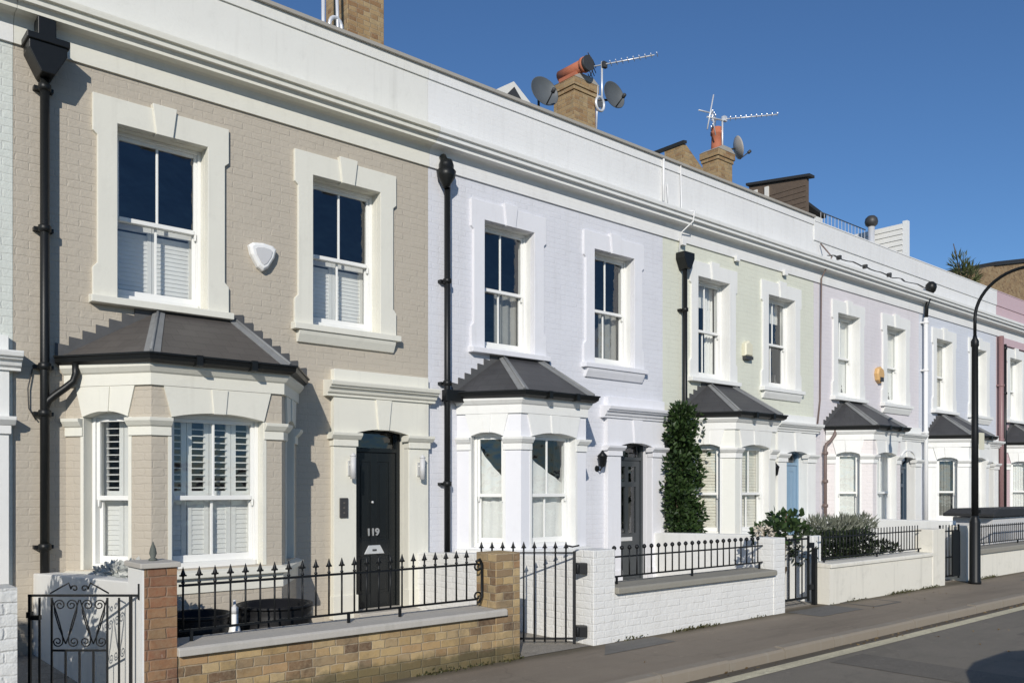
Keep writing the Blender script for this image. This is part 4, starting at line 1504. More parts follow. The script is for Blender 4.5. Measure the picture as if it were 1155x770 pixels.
# moss and litter where the walls meet the pavement
rnd = random.Random(11)
mb = MB()
for _ in range(3800):
    x = rnd.uniform(0.1, 15)
    if 3.6 < x < 4.55 or 8.1 < x < 9.2 or 12.9 < x < 13.8:
        continue
    dens = math.sin(x * 2.3) + math.sin(x * 5.1 + 1)
    if dens < rnd.uniform(-0.6, 1.6):
        continue
    p = Vector((x, -3.205 - abs(rnd.gauss(0, 0.026)), rnd.choice((0.0, 0.0, rnd.uniform(0, 0.03)))))
    leaf(mb, p, Vector((rnd.uniform(-1, 1), rnd.uniform(-1, 0.1), rnd.uniform(0.2, 1.0))), 0.028, rnd, 0.6)
tag(mb.build('moss', M['grass'], recalc=False), 'low moss and weeds along the foot of the garden walls', 'moss', kind='stuff')

rnd = random.Random(17)
mb = MB()
for _ in range(900):
    x = rnd.uniform(-1, 24)
    near = rnd.random()
    if near < 0.72:
        p = Vector((x, -4.585 - abs(rnd.gauss(0, 0.05)), -0.098))
    else:
        p = Vector((x, rnd.uniform(-4.4, -3.25), 0.003)) if near < 0.84 else Vector((x, rnd.uniform(-7.5, -4.9), -0.098))
    if math.sin(p.x * 1.7) + math.sin(p.x * 0.61 + 2) < rnd.uniform(-1.6, 1.2):
        continue
    leaf(mb, p, Vector((rnd.uniform(-1, 1), rnd.uniform(-1, 1), rnd.uniform(0.0, 0.35))), rnd.uniform(0.015, 0.04), rnd, 0.6)
tag(mb.build('litter', M['dryleaf'], recalc=False), 'dry leaves and grit lying along the kerb and on the road', 'leaf litter', kind='stuff')

# ------------------------------------------------------------------ garden walls
YF, YB = -3.2, -2.92


def coping(root, x0, x1, z0, z1, mat, over=0.05, name='coping'):
    mb = MB()
    mb.prism([(YF - over, z0), (YB + over, z0), (YB + over, z1 - 0.01), (YB + over - 0.01, z1), (YF - over + 0.015, z1 - 0.012), (YF - over, z1 - 0.025)], x0, x1, 'x')
    return mb.build(name, mat, root, 0.006)


t = thing('garden_wall', 'low yellow stock brick garden wall with pale stone coping and two piers', 'garden wall')
mb = MB()
mb.box(0.40, 3.29, YF, YB, -0.05, 0.425)
mb.build('brickwork', M['stock'], t)
coping(t, 0.40, 3.40, 0.426, 0.50, M['stone'])
mb = MB()
mb.box(0.18, 0.40, YF - 0.012, YB + 0.02, -0.05, 1.05)
p1 = mb.build('pier', M['redstock'], t)
p1['label'] = 'taller red brown brick pier with white painted side'
mb = MB()
mb.box(0.168, 0.18, YF - 0.008, YB + 0.02, -0.04, 1.045)
mb.build('painted_side', M['white'], p1)
mb = MB()
mb.box(0.148, 0.42, YF - 0.035, YB + 0.045, 1.051, 1.088)
mb.build('pier_cap', M['stone'], p1, 0.006)
mb = MB()
mb.box(3.29, 3.585, YF - 0.01, YB, -0.05, 1.0)
mb.build('pier', M['stock'], t, 0.006)

t = thing('pier_finial', 'small grey green pointed finial on the red brown brick pier', 'finial', (0.30, -3.02, 1.0885))
mb = MB()
mb.lathe((0, 0, 0), [(0.030, 0), (0.030, 0.012), (0.016, 0.02), (0.026, 0.05), (0.020, 0.085), (0.009, 0.115), (0.002, 0.135)], 12)
mb.build('spike', M['finial'], t)

t = thing('garden_wall', 'white painted brick garden wall with brown coping and round topped railing', 'garden wall')
mb = MB()
mb.box(4.90, 7.86, YF, YB, -0.05, 0.50)
mb.build('brickwork', M['white_brick'], t)
coping(t, 4.90, 7.86, 0.502, 0.58, M['stone_d'], 0.06)
for a, b in ((4.58, 4.90), (7.86, 8.12)):
    mb = MB()
    mb.box(a, b, YF - 0.008, YB, -0.05, 0.965)
    mb.build('pier', M['white_brick'], t, 0.006)

t = thing('garden_wall', 'cream rendered garden wall in front of the dark hedge', 'garden wall')
mb = MB()
mb.box(9.24, 12.46, YF, YB, -0.05, 0.50)
mb.build('body', M['cream_wall'], t)
coping(t, 9.24, 12.46, 0.502, 0.57, M['cream_wall'], 0.025)
mb = MB()
mb.box(12.46, 12.92, YF - 0.01, YB, -0.05, 0.93)
mb.build('pier', M['cream_wall'], t, 0.008)

t = thing('garden_wall', 'cream garden wall with dark coping behind the lamp post', 'garden wall')
mb = MB()
mb.box(14.12, 22.0, YF, YB, -0.05, 0.44)
mb.build('body', M['cream_wall'], t)
coping(t, 14.12, 22.0, 0.442, 0.54, M['stone_d'], 0.05)
mb = MB()
mb.box(13.80, 14.12, YF - 0.01, YB, -0.05, 0.95)
mb.build('pier', M['cream_wall'], t, 0.008)

t = thing('garden_wall', 'plain garden wall at the far left, ending by the scrolled gate', 'garden wall')
mb = MB()
mb.box(-4.2, -0.58, YF, YB, -0.05, 0.98)
mb.build('brickwork', M['old_white'], t)

divs = [(0.17, 0.38, 0.78, 0.94, 'grey white dividing garden wall behind the scrolled gate', M['white'], -2.90),
        (4.585, 4.80, 0.76, 0.90, 'white dividing garden wall seen through the spiked gate', M['white_brick'], -2.92),
        (9.30, 9.52, 0.86, 0.93, 'white dividing garden wall below the columnar ivy', M['white2'], -2.92),
        (13.86, 14.08, 1.02, 1.02, 'white dividing garden wall between pink house and grey bin store', M['white2'], -2.92)]
for a, b, z0, z1, lab, m, yb in divs:
    t = thing('dividing_wall', lab, 'garden wall', (0, 0, 0), 'dividing walls between the front gardens')
    mb = MB()
    mb.prism([(-0.003, -0.05), (yb, -0.05), (yb, z1), (-0.003, z0)], a, b, 'x')
    mb.build('body', m, t, 0.012)

# ------------------------------------------------------------------ railings and gates
def spear(mb, x, y, z0, zt, r=0.008):
    mb.tube([(x, y, z0), (x, y, zt - 0.11)], r, 8)
    h = zt
    mb.lathe((x, y, h), [(r, -0.125), (0.014, -0.12), (0.014, -0.112), (r, -0.105), (r, -0.075), (0.016, -0.064), (0.018, -0.054), (0.009, -0.026), (0.001, 0.0)], 8)
    mb.box(x - 0.025, x + 0.025, y - 0.005, y + 0.005, h - 0.070, h - 0.057)


def balltop(mb, x, y, z0, zt, r=0.0085):
    mb.tube([(x, y, z0), (x, y, zt - 0.03)], r, 8)
    mb.lathe((x, y, zt - 0.05), [(r, 0), (0.018, 0.008), (0.026, 0.024), (0.018, 0.042), (0.002, 0.052)], 10)


def plainbar(mb, x, y, z0, zt, r=0.008):
    mb.tube([(x, y, z0), (x, y, zt)], r, 8)


def railing(label, x0, x1, y, zb, zr, zt, step, kind, feet=()):
    t = thing('iron_railing', label, 'railing', (x0, y, 0), 'black iron railings on the garden walls')
    L = x1 - x0
    for nm, z in (('bottom_rail', zb), ('top_rail', zr)):
        mb = MB()
        mb.box(-0.03, L + 0.03, -0.006, 0.006, z - 0.009, z + 0.009)
        mb.build(nm, M['black_metal'], t)
    mb = MB()
    {'spear': spear, 'ball': balltop, 'plain': plainbar}[kind](mb, 0, 0, zb, zt)
    b = mb.build('picket', M['black_metal'], t)
    n = int(L / step)
    for k in range(1, n + 1):
        dup(b, (k * step, 0, 0), t)
    for fx, z in feet:
        mb = MB()
        mb.box(fx - x0 - 0.01, fx - x0 + 0.01, -0.01, 0.01, z, zb)
        mb.build('foot', M['black_metal'], t)
    return t


def spiral(cx, cz, r, a0, turns, n=26, y=0.0, sgn=1):
    return [(cx + r * (1 - 0.78 * k / n) * math.cos(a0 + sgn * turns * 2 * PI * k / n), y, cz + r * (1 - 0.78 * k / n) * math.sin(a0 + sgn * turns * 2 * PI * k / n)) for k in range(n + 1)]


t1 = railing('black railing with spear tops on the yellow brick wall', 0.50, 3.17, -3.05, 0.575, 0.90, 1.035, 0.117, 'spear', ((0.56, 0.495), (1.85, 0.495), (2.35, 0.495)))
mb = MB()
for zz, s in ((0.88, 1), (0.60, -1)):
    mb.tube(spiral(2.70, zz, 0.055, R(90 * s), 1.3, sgn=-s), 0.009, 6)
mb.tube([(2.685, 0, 0.92), (2.73, 0, 0.94), (2.755, 0, 0.90), (2.755, 0, 0.60), (2.72, 0, 0.54)], 0.013, 6)
mb.build('scroll_end', M['black_metal'], t1)
railing('black railing with round tops on the white painted wall', 5.06, 7.82, -3.05, 0.655, 0.865, 0.985, 0.122, 'ball', ((5.10, 0.575), (6.4, 0.575), (7.78, 0.575)))
railing('black railing of thin bars in front of the dark hedge', 9.32, 12.36, -3.05, 0.62, 0.91, 1.00, 0.095, 'plain', ((9.36, 0.565), (10.9, 0.565), (12.3, 0.565)))
railing('thin dark railing in front of the grey bin store', 14.25, 21.8, -3.05, 0.60, 0.90, 0.93, 0.10, 'plain', ((14.3, 0.535), (16.6, 0.535), (19.0, 0.535), (21.5, 0.535)))

# scrolled gate on the left
t = thing('iron_gate', 'black wrought iron gate with heart scrolls at the left edge', 'gate', (-0.40, -2.66, -0.055), 'black iron garden gates', R(-40.8))
gm = MB()
GW = 0.69
for x0 in (0.0, GW):
    gm.box(x0 - 0.009, x0 + 0.009, -0.009, 0.009, 0.04, 0.925)
gm.box(-0.012, GW + 0.06, -0.006, 0.006, 0.912, 0.928)
gm.box(GW + 0.05, GW + 0.062, -0.006, 0.006, 0.89, 1.0)
gm.box(0.012, GW - 0.012, -0.006, 0.006, 0.06, 0.085)
gm.build('gate_frame', M['black_metal'], t)
px0, px1, pz0 = 0.15, 0.53, 0.545
gb = MB()
gb.box(-0.0058, 0.0058, -0.0058, 0.0058, 0.085, 0.905)
b = gb.build('bar', M['black_metal'], t)
b.location = (0.066, 0, 0)
for x0 in (px0, px1, 0.61):
    dup(b, (x0, 0, 0), t)
gb = MB()
gb.box(-0.0058, 0.0058, -0.0058, 0.0058, 0.085, pz0)
b = gb.build('bar', M['black_metal'], t)
b.location = (px0 + 0.095, 0, 0)
for k in (2, 3):
    dup(b, (px0 + 0.095 * k, 0, 0), t)
sc_ = MB()
sc_.box(px0, px1, -0.005, 0.005, pz0 - 0.007, pz0 + 0.007)
pw = (px1 - px0) / 2
for k in range(2):
    c = px0 + pw * (k + 0.5)
    for s in (-1, 1):
        sp = spiral(c + s * 0.040, 0.855, 0.038, R(0 if s > 0 else 180), 1.5, sgn=s)
        sc_.tube([(c, 0, 0.59), (c + s * 0.045, 0, 0.70), (c + s * 0.074, 0, 0.80)] + sp, 0.0045, 6)
for c, sides in ((px0 + pw, (-1, 1)), (px0, (1,)), (px1, (-1,))):
    for s in sides:
        sp = spiral(c + s * 0.040, 0.605, 0.036, R(0 if s > 0 else 180), 1.5, sgn=-s)
        sc_.tube([(c + s * 0.004, 0, 0.89), (c + s * 0.045, 0, 0.76), (c + s * 0.072, 0, 0.66)] + sp, 0.0045, 6)
cc = px0 + pw
for s in (-1, 1):
    sp = spiral(cc + s * 0.034, 0.968, 0.032, R(0 if s < 0 else 180), 1.5, sgn=s)
    sc_.tube([(cc + s * 0.20, 0, 0.935), (cc + s * 0.13, 0, 0.975), (cc + s * 0.075, 0, 1.005)] + sp[8:], 0.0055, 6)
sc_.build('scroll_panel', M['black_metal'], t)
lt = MB()
lt.box(0.0, 0.075, -0.025, 0.012, 0.755, 0.785)
lt.box(-0.01, 0.02, -0.03, 0.012, 0.77, 0.81)
lt.build('latch', M['black_metal'], t)
rnd = random.Random(5)

# spiked gate
t = thing('iron_gate', 'black gate with spear tops between brick pier and white pier', 'gate', (3.745, -2.40, -0.06), 'black iron garden gates', R(-40.8))
mb = MB()
mb.box(-0.01, 0.97, -0.006, 0.006, 0.992, 1.006)
mb.box(-0.01, 0.97, -0.006, 0.006, 0.112, 0.134)
mb.box(0.955, 0.985, -0.012, 0.012, 0.07, 1.015)
mb.build('gate_frame', M['black_metal'], t)
mb = MB()
spear(mb, 0, 0, 0.09, 1.115, 0.009)
b = mb.build('bar', M['black_metal'], t)
b.location = (0.02, 0, 0)
for k in range(1, 9):
    dup(b, (0.02 + 0.108 * k, 0, 0), t)
for z in (0.84, 0.20):
    mb = MB()
    mb.box(0.985, 1.10, -0.055, 0.05, z - 0.055, z + 0.055)
    mb.lathe((1.00, -0.06, z - 0.05), [(0.016, 0), (0.02, 0.01), (0.02, 0.09), (0.016, 0.10)], 10)
    mb.build('hinge', M['black_metal'], t, 0.006)
mb = MB()
mb.tube([(0.88, 0, 1.075), (0.95, -0.01, 1.06), (1.02, -0.01, 1.075)], 0.009, 6)
mb.build('latch', M['black_metal'], t)

t = thing('iron_gate', 'black barred gate below the leafy shrub', 'gate', (8.15, -3.05, 0), 'black iron garden gates')
mb = MB()
mb.box(0.0, 0.80, -0.005, 0.005, 0.90, 0.925)
mb.box(0.0, 0.80, -0.005, 0.005, 0.10, 0.13)
for x0 in (0.0, 0.80):
    mb.box(x0 - 0.014, x0 + 0.014, -0.012, 0.012, 0.06, 0.95)
mb.box(0.93, 0.985, -0.03, 0.03, 0.0, 0.78)
mb.build('gate_frame', M['black_metal'], t)
mb = MB()
mb.box(-0.007, 0.007, -0.007, 0.007, 0.13, 0.93)
b = mb.build('bar', M['black_metal'], t)
b.location = (0.16, 0, 0)
for k in (2, 3, 4):
    dup(b, (0.16 * k, 0, 0), t)
for z in (0.82, 0.25):
    mb = MB()
    mb.box(0.80, 0.925, -0.02, 0.02, z - 0.035, z + 0.035)
    mb.build('hinge', M['black_metal'], t)

t = thing('iron_gate', 'black barred gate beside the lamp post', 'gate', (12.98, -3.10, 0), 'black iron garden gates')
mb = MB()
mb.box(0.0, 0.74, -0.005, 0.005, 0.86, 0.885)
mb.box(0.0, 0.74, -0.005, 0.005, 0.42, 0.445)
mb.box(0.0, 0.74, -0.005, 0.005, 0.10, 0.13)
for x0 in (0.0, 0.74):
    mb.box(x0 - 0.014, x0 + 0.014, -0.012, 0.012, 0.06, 0.98)
mb.box(0.44, 0.74, -0.03, -0.012, 0.10, 0.86)
mb.build('gate_frame', M['black_metal'], t)
mb = MB()
mb.tube([(0, 0, 0.10), (0, 0, 0.98)], 0.009, 6)
b = mb.build('bar', M['black_metal'], t)
b.location = (0.12, 0, 0)
for k in (2, 3, 4, 5):
    dup(b, (0.12 * k, 0, 0), t)

# ------------------------------------------------------------------ lamp post
t = thing('street_lamp', 'black street lamp post with a curved swan neck arm', 'street lamp', (13.5, -3.45, 0))
mb = MB()
mb.lathe((0, 0, 0), [(0.096, 0), (0.096, 0.04), (0.086, 0.06), (0.084, 1.02), (0.076, 1.06), (0.058, 1.10), (0.058, 1.14)], 16)
mb.build('base', M['black_metal'], t)
mb = MB()
mb.lathe((0, 0, 0), [(0.055, 1.13), (0.053, 2.6), (0.050, 3.95), (0.062, 3.97), (0.062, 4.05), (0.036, 4.10), (0.030, 4.14)], 16)
mb.build('shaft', M['black_metal'], t)
mb = MB()
pts = [(0, 0, 4.10), (0, 0, 4.42)]
for k in range(1, 13):
    a = R(90) * k / 12
    pts.append((0, -0.78 * (1 - math.cos(a)), 4.42 + 0.72 * math.sin(a)))
pts.append((0, -1.25, 5.14))
mb.tube(pts, 0.027, 10)
mb.build('arm', M['black_metal'], t)
mb = MB()
mb.lathe((0, -1.45, 5.02), [(0.02, 0.18), (0.09, 0.16), (0.17, 0.06), (0.19, 0.0), (0.17, -0.02)], 16)
mb.tube([(0, -1.2, 5.14), (0, -1.45, 5.18)], 0.03, 8)
mb.build('lamp_head', M['black_metal'], t)
mb = MB()
mb.lathe((0, -1.45, 4.99), [(0.16, 0.01), (0.13, -0.05), (0.05, -0.08), (0.0, -0.085)], 16)
mb.build('lamp_lens', M['lampglass'], t)
mb = MB()
mb.prism([(-0.02, 2.24), (0.17, 2.24), (0.17, 2.52), (-0.02, 2.52)], -0.085, -0.07)
mb.build('sign_plate', M['cream_sign'], t)
mb = MB()
mb.box(-0.02, 0.02, -0.09, 0.0, 1.18, 1.24)
mb.build('clamp', M['black_metal'], t)

# ------------------------------------------------------------------ small wall fittings
def shield(name, label, cat, x, z, pts, depth, mat, y=-0.002, group=None):
    t = thing(name, label, cat, (x, y, z), group)
    mb = MB()
    n = len(pts)
    vs = [(p[0], 0.0, p[1]) for p in pts] + [(p[0], -depth * 0.7, p[1]) for p in pts] + [(p[0] * 0.82, -depth, p[1] * 0.82) for p in pts]
    fs = [tuple(range(n)), tuple(range(3 * n - 1, 2 * n - 1, -1))]
    for q in range(2):
        fs += [(q * n + i, q * n + (i + 1) % n, (q + 1) * n + (i + 1) % n, (q + 1) * n + i) for i in range(n)]
    mb.add(vs, fs)
    mb.build('cover', mat, t, 0.008)
    return t


tri = [(-0.165, 0.10), (-0.12, 0.135), (0.0, 0.15), (0.12, 0.135), (0.165, 0.10), (0.14, 0.0), (0.06, -0.13), (0.0, -0.17), (-0.06, -0.13), (-0.14, 0.0)]
t = shield('alarm_box', 'white shield shaped alarm box on the beige wall', 'alarm box', 2.48, 4.22, tri, 0.085, M['silver'], group='alarm boxes on the fronts')
mb = MB()
mb.prism([(p[0] * 0.62, p[1] * 0.62 + 0.0) for p in tri], -0.092, -0.086)
mb.build('face_plate', M['slat_grey'], t, 0.003)
t = shield('alarm_box', 'cream rectangular alarm box on the pale green wall', 'alarm box', 12.0, 4.17, [(-0.12, -0.13), (0.12, -0.13), (0.12, 0.10), (0.0, 0.16), (-0.12, 0.10)], 0.09, M['cream_sign'], group='alarm boxes on the fronts')
mb = MB()
mb.box(-0.11, 0.12, -0.088, -0.01, -0.19, -0.131)
mb.build('strobe_base', M['dark'], t)
t = shield('alarm_box', 'orange rounded alarm box on the pale pink wall', 'alarm box', 17.12, 4.13,
           [(-0.16, 0.02), (-0.12, 0.14), (0.0, 0.19), (0.12, 0.14), (0.16, 0.02), (0.12, -0.12), (0.0, -0.19), (-0.12, -0.12)], 0.10, M['orange'], group='alarm boxes on the fronts')
mb = MB()
mb.box(-0.07, 0.09, -0.106, -0.101, -0.15, -0.05)
mb.build('strobe', M['dark'], t)

for x, lab in ((3.585, 'slim wall lantern left of the black front door'), (4.60, 'slim wall lantern right of the black front door')):
    t = thing('wall_lantern', lab, 'wall light', (x, -0.075, 1.84), 'wall lanterns beside the black door')
    mb = MB()
    mb.box(-0.03, 0.03, -0.02, 0.0, -0.09, 0.09)
    mb.box(-0.012, 0.012, -0.06, -0.02, 0.03, 0.05)
    mb.build('bracket', M['chrome'], t, 0.004)
    mb = MB()
    mb.tube([(0, -0.085, -0.13), (0, -0.085, 0.14)], 0.034, 14)
    mb.lathe((0, -0.085, 0.14), [(0.036, 0), (0.042, 0.01), (0.012, 0.04), (0.004, 0.05)], 14)
    mb.build('shade', M['slat_grey'], t)
t = thing('entry_phone', 'small dark entry phone panel on the door pilaster', 'entry phone', (3.50, -0.075, 1.36))
mb = MB()
mb.box(-0.055, 0.055, -0.022, 0.0, -0.12, 0.12)
mb.build('panel', M['dark'], t, 0.005)
mb = MB()
for k in range(3):
    mb.lathe((0, -0.021, 0.06 - k * 0.06), [(0.014, 0), (0.012, 0.006)], 10, (0, -1, 0))
mb.build('button', M['iron'], t)
for x, z, lab in ((8.00, 1.95, 'black wall lantern left of the charcoal glazed door'), (12.80, 1.86, 'black wall lantern left of the light blue door')):
    t = thing('wall_lantern', lab, 'wall light', (x, -0.002, z), 'black wall lanterns beside the doors')
    mb = MB()
    mb.tube([(0, 0, -0.05), (0, -0.07, -0.08), (0, -0.12, -0.02)], 0.012, 8)
    mb.lathe((0, 0, -0.05), [(0.05, 0), (0.045, 0.012)], 12, (0, -1, 0))
    mb.build('bracket', M['black_metal'], t)
    mb = MB()
    mb.lathe((0, -0.12, -0.03), [(0.02, 0), (0.05, 0.02), (0.075, 0.16), (0.085, 0.17), (0.03, 0.23), (0.01, 0.26)], 8)
    mb.build('shade', M['black_metal'], t)

# ------------------------------------------------------------------ plants and garden things
rndc = random.Random(21)
cents = []
for k in range(46):
    z = 0.70 + (k / 45) ** 1.05 * 2.18
    w = 0.38 if z < 1.6 else 0.38 - (z - 1.6) * 0.19
    cents.append(((rndc.uniform(-w, w) * 0.72 + 0.05 * (1.9 - z), rndc.uniform(-0.06, 0.05), z), (rndc.uniform(0.15, 0.24), 0.20, rndc.uniform(0.12, 0.22))))
for k in range(9):
    z = rndc.uniform(1.0, 2.9)
    cents.append(((rndc.choice((-1, 1)) * rndc.uniform(0.30, 0.46), -0.05, z), (0.07, 0.07, 0.08)))
cents.append(((-0.03, 0, 2.85), (0.09, 0.09, 0.12)))
cents.append(((-0.10, 0, 2.97), (0.04, 0.05, 0.09)))
plant('columnar_ivy', 'tall dark evergreen column trained up the pale green house front', 'climbing plant', (9.78, -0.30, 0), cents, 5600, 0.085, M['ivy'],
      [([(0, 0.05, 0), (0.02, 0.05, 1.2), (0.0, 0.06, 2.8)], 0.04), ([(0, 0.05, 0.4), (0.2, 0.0, 1.1)], 0.02), ([(0, 0.05, 0.6), (-0.2, 0.0, 1.4)], 0.02)], seed=4)
plant('leafy_shrub', 'leafy dark shrub with round leaves above the barred gate', 'shrub', (9.22, -2.5, -0.06),
      [((-0.35, 0, 1.02), (0.25, 0.25, 0.14)), ((0.0, 0, 1.06), (0.28, 0.25, 0.18)), ((0.30, 0.05, 1.02), (0.28, 0.25, 0.13)), ((0.08, 0, 1.19), (0.14, 0.14, 0.10)),
       ((0.38, 0, 1.20), (0.10, 0.10, 0.10)), ((-0.16, 0, 1.25), (0.10, 0.10, 0.08))], 400, 0.10, M['shrub'],
      [([(0, 0, 0), (0.02, 0, 0.6), (0.08, 0, 1.3)], 0.03), ([(0, 0, 0.4), (0.3, 0, 0.8), (0.38, 0, 1.2)], 0.02), ([(0, 0, 0.4), (-0.3, 0, 0.8), (-0.4, 0, 1.1)], 0.02)], wide=0.75, seed=6)
plant('flowering_plant', 'pale blooming plant left of the leafy dark shrub', 'plant', (8.55, -2.62, 0),
      [((0, 0, 0.98), (0.13, 0.12, 0.08)), ((-0.08, 0, 1.03), (0.07, 0.07, 0.06))], 110, 0.05, M['flower'], [([(0, 0, 0), (0, 0, 1.0)], 0.02)], seed=8)
plant('hedge', 'dark clipped hedge behind the thin barred railing', 'hedge', (9.30, -2.70, 0),
      [((k * 0.22 + 0.1, rndc.uniform(-0.03, 0.05), 0.72), (0.20, 0.20, 0.26 + rndc.uniform(-0.03, 0.03))) for k in range(9)], 3600, 0.065, M['hedge'],
      [([(0.3 * k + 0.1, 0, 0), (0.3 * k + 0.1, 0, 0.7)], 0.025) for k in range(6)], seed=9)
plant('lavender_bush', 'grey green lavender spikes rising over the dark hedge', 'shrub', (10.0, -2.55, 0),
      [((k * 0.21, rndc.uniform(-0.05, 0.05), 0.98 + 0.04 * math.sin(k * 2.0)), (0.17, 0.18, 0.14)) for k in range(8)], 1700, 0.11, M['laven'],
      [([(0.25 * k, 0, 0), (0.25 * k, 0, 0.9)], 0.02) for k in range(6)], wide=0.16, up=1.1, seed=10)
plant('low_shrub', 'small dark red green shrub at the right end of the hedge', 'shrub', (11.75, -2.72, 0),
      [((0, 0, 0.62), (0.24, 0.16, 0.14)), ((0.32, 0, 0.58), (0.20, 0.15, 0.10)), ((-0.30, 0, 0.64), (0.2, 0.15, 0.14))], 420, 0.07, M['hedge'],
      [([(0, 0, 0), (0, 0, 0.6)], 0.02)], wide=0.35, up=0.6, seed=12)
plant('silver_bush', 'silvery white bush over the dividing wall behind the scrolled gate', 'shrub', (0.55, -1.75, 0.05),
      [((0, 0, 0.78), (0.20, 0.5, 0.14)), ((-0.10, -0.55, 0.84), (0.16, 0.3, 0.13)), ((0.02, 0.5, 0.76), (0.2, 0.3, 0.12))], 1500, 0.05, M['silverleaf'],
      [([(0, 0, 0), (0, 0, 0.7)], 0.03)], wide=0.7, seed=14)
plant('boundary_hedge', 'tall dark hedge behind the left garden wall', 'hedge', (-1.35, -2.55, 0),
      [((-0.7, 0, 0.9), (0.55, 0.3, 0.75)), ((-0.1, 0, 0.85), (0.5, 0.3, 0.80)), ((0.32, 0.05, 0.85), (0.32, 0.26, 0.72)), ((-1.5, 0, 0.9), (0.6, 0.3, 0.7)), ((0.37, -0.40, 1.25), (0.20, 0.22, 0.60)), ((0.05, -0.35, 1.4), (0.35, 0.25, 0.75)), ((-0.5, -0.3, 1.3), (0.42, 0.25, 0.75)), ((-1.1, -0.3, 1.35), (0.5, 0.28, 0.75)), ((-0.15, -0.35, 1.45), (0.3, 0.22, 0.35))],
      11000, 0.09, M['hedge'], [([(-0.7, 0, 0), (-0.7, 0, 0.9)], 0.04), ([(0.2, 0, 0), (0.2, 0, 0.9)], 0.04)], seed=15)
plant('roof_weed', 'straggly green weed growing on the roof before the brick building', 'weed', (24.9, 1.2, 6.6),
      [((0, 0, 1.15), (0.55, 0.3, 0.42)), ((-0.35, 0, 1.55), (0.25, 0.2, 0.25)), ((0.45, 0, 1.3), (0.3, 0.2, 0.3))], 520, 0.24, M['weed'],
      [([(0, 0, 0), (-0.1, 0, 1.0), (-0.75, 0, 2.05)], 0.03), ([(0, 0, 0.3), (0.3, 0, 1.2), (0.9, 0, 1.75)], 0.025)], wide=0.14, up=0.8, seed=16)

def tub(label, x, y, r, h):
    t = thing('planter_tub', label, 'planter', (x, y, 0.004), 'round black tubs behind the railing')
    mb = MB()
    prof = [(r * 0.80, 0)]
    n = 9
    for k in range(n):
        z0 = h * k / n
        rr = r * (0.80 + 0.20 * math.sin(PI * 0.62 * (k + 0.5) / n + 0.3))
        prof += [(rr, z0 + 0.006), (rr + 0.010, z0 + h / n * 0.5), (rr, z0 + h / n - 0.004)]
    prof += [(r * 0.97, h), (r * 0.99, h + 0.012), (r * 0.90, h + 0.012), (r * 0.86, h - 0.06), (0.0, h - 0.06)]
    mb.lathe((0, 0, 0), prof, 32)
    mb.build('tub', M['planter'], t)
    rim = MB()
    rim.tube([(r * math.cos(a), r * math.sin(a), h + 0.005) for a in [2 * PI * k / 40 for k in range(41)]], 0.016, 8, False)
    rim.build('rim', M['planter'], t)
    return t


tub('round black ribbed tub nearer the red brown pier', 0.80, -2.52, 0.25, 0.59)
tub('round black ribbed tub right of the white bottle', 1.50, -2.42, 0.31, 0.60)
t = thing('plastic_bottle', 'white plastic bottle standing between the two black tubs', 'bottle', (1.03, -2.70, 0.004))
mb = MB()
mb.lathe((0, 0, 0), [(0.06, 0), (0.065, 0.02), (0.065, 0.40), (0.04, 0.50), (0.028, 0.53), (0.028, 0.60), (0.022, 0.62)], 14)
mb.build('body', M['silver'], t)
mb = MB()
mb.lathe((0, 0, 0.605), [(0.03, 0), (0.03, 0.05), (0.012, 0.06), (0.010, 0.11)], 12)
mb.build('cap', M['slat_grey'], t)
t = thing('stone_block', 'grey stone block step beside the black tubs', 'stone block', (1.98, -2.3, 0.004))
mb = MB()
mb.box(0.0, 0.42, -0.2, 0.2, 0, 0.36)
mb.box(0.42, 0.80, -0.2, 0.2, 0, 0.20)
mb.build('block', M['stone'], t, 0.012)

# bin store with flat black roof
t = thing('bin_store', 'pale grey slatted bin store with a flat black roof', 'bin store', (16.2, -2.75, 0))
mb = MB()
for k in range(60):
    mb.box(k * 0.085, k * 0.085 + 0.072, 0.0, 0.022, 0.02, 1.02)
mb.box(0.0, 5.1, 0.024, 0.75, 0.02, 1.02)
mb.build('slatted_body', M['slat_grey'], t)
mb = MB()
mb.prism([(-0.22, 1.04), (5.3, 1.04), (5.3, 1.17), (0.15, 1.19), (-0.22, 1.10)], -0.10, 0.85)
mb.build('roof', M['felt'], t, 0.01)

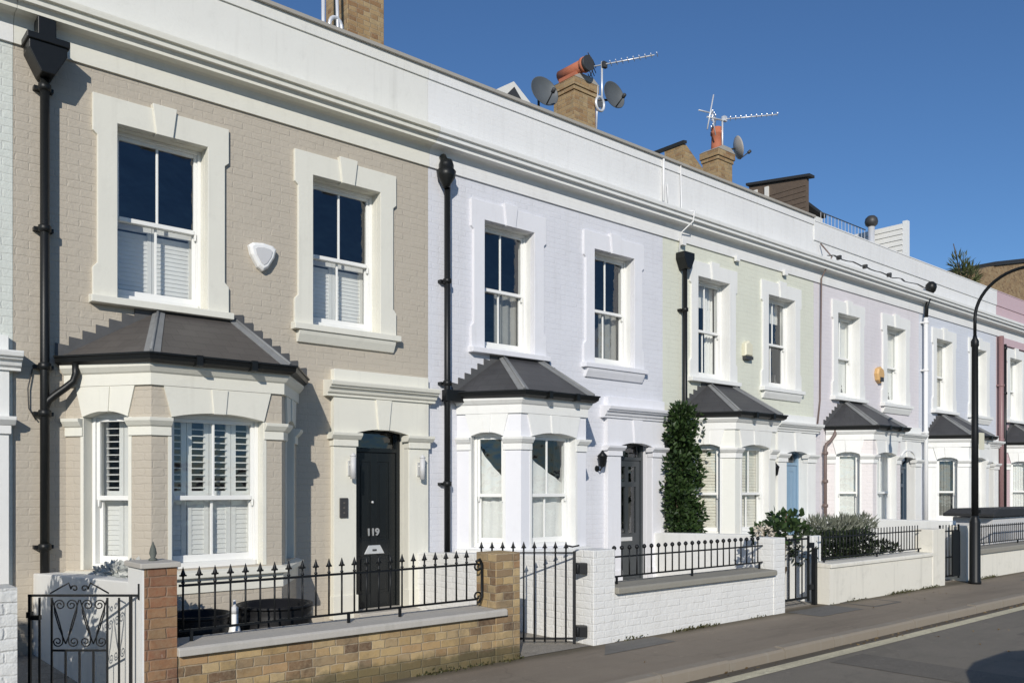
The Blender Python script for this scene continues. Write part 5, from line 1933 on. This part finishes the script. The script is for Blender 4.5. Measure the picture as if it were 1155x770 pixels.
# parked car, itself out of view; only its shadow reaches into the frame
t = thing('parked_car', 'black parked car out of view, its shadow entering at the bottom right', 'car', (3.08, -8.72, -0.10))
def loft(mb, secs, n=28, ex=3.2):
    """secs: x, half width, z bottom, z top"""
    vs, fs = [], []
    for x, hw, zb, zt in secs:
        zc, hz = (zb + zt) / 2, (zt - zb) / 2
        for k in range(n):
            a = 2 * PI * (k + 0.5) / n
            c, s = math.cos(a), math.sin(a)
            vs.append((x, hw * math.copysign(abs(c) ** (2 / ex), c), zc + hz * math.copysign(abs(s) ** (2 / ex), s)))
    m = len(secs)
    for i in range(m - 1):
        for k in range(n):
            fs.append((i * n + k, i * n + (k + 1) % n, (i + 1) * n + (k + 1) % n, (i + 1) * n + k))
    mb.add(vs, fs, True)
    b = len(mb.v) - m * n
    mb.f += [[b + k for k in range(n)][::-1], [b + (m - 1) * n + k for k in range(n)]]
    mb.s += [True, True]


mb = MB()
loft(mb, [(0.0, 0.45, 0.40, 0.62), (0.03, 0.62, 0.32, 0.72), (0.12, 0.76, 0.24, 0.82), (0.35, 0.84, 0.20, 0.88), (0.9, 0.875, 0.19, 0.95), (1.6, 0.885, 0.19, 0.97),
          (2.8, 0.885, 0.19, 0.97), (3.4, 0.87, 0.20, 0.95), (3.75, 0.82, 0.24, 0.90), (3.9, 0.70, 0.32, 0.80)])
mb.build('body', M['carpaint'], t)
mb = MB()
loft(mb, [(1.05, 0.70, 0.90, 0.98), (1.55, 0.70, 0.90, 1.34), (1.9, 0.68, 0.90, 1.44), (2.7, 0.67, 0.90, 1.45), (3.3, 0.66, 0.90, 1.32), (3.7, 0.64, 0.88, 0.98)])
mb.build('cabin', M['dark'], t)
for x in (0.75, 3.15):
    for s in (-1, 1):
        mb = MB()
        mb.lathe((x, s * 0.80, 0.30), [(0.20, -0.10), (0.28, -0.10), (0.30, -0.07), (0.30, 0.07), (0.28, 0.10), (0.20, 0.10)], 24, (0, 1, 0))
        w = mb.build('wheel', M['tyre'], t)
        mb = MB()
        mb.lathe((x, s * 0.80, 0.30), [(0.02, -0.09), (0.20, -0.095), (0.20, 0.095), (0.02, 0.09)], 20, (0, 1, 0))
        mb.build('rim', M['chrome'], w)
for s in (-1, 1):
    mb = MB()
    mb.lathe((0.10, s * 0.58, 0.64), [(0.10, -0.05), (0.10, 0.015), (0.02, 0.04)], 16, (-1, 0, 0.2))
    mb.build('headlight', M['lampglass'], t)
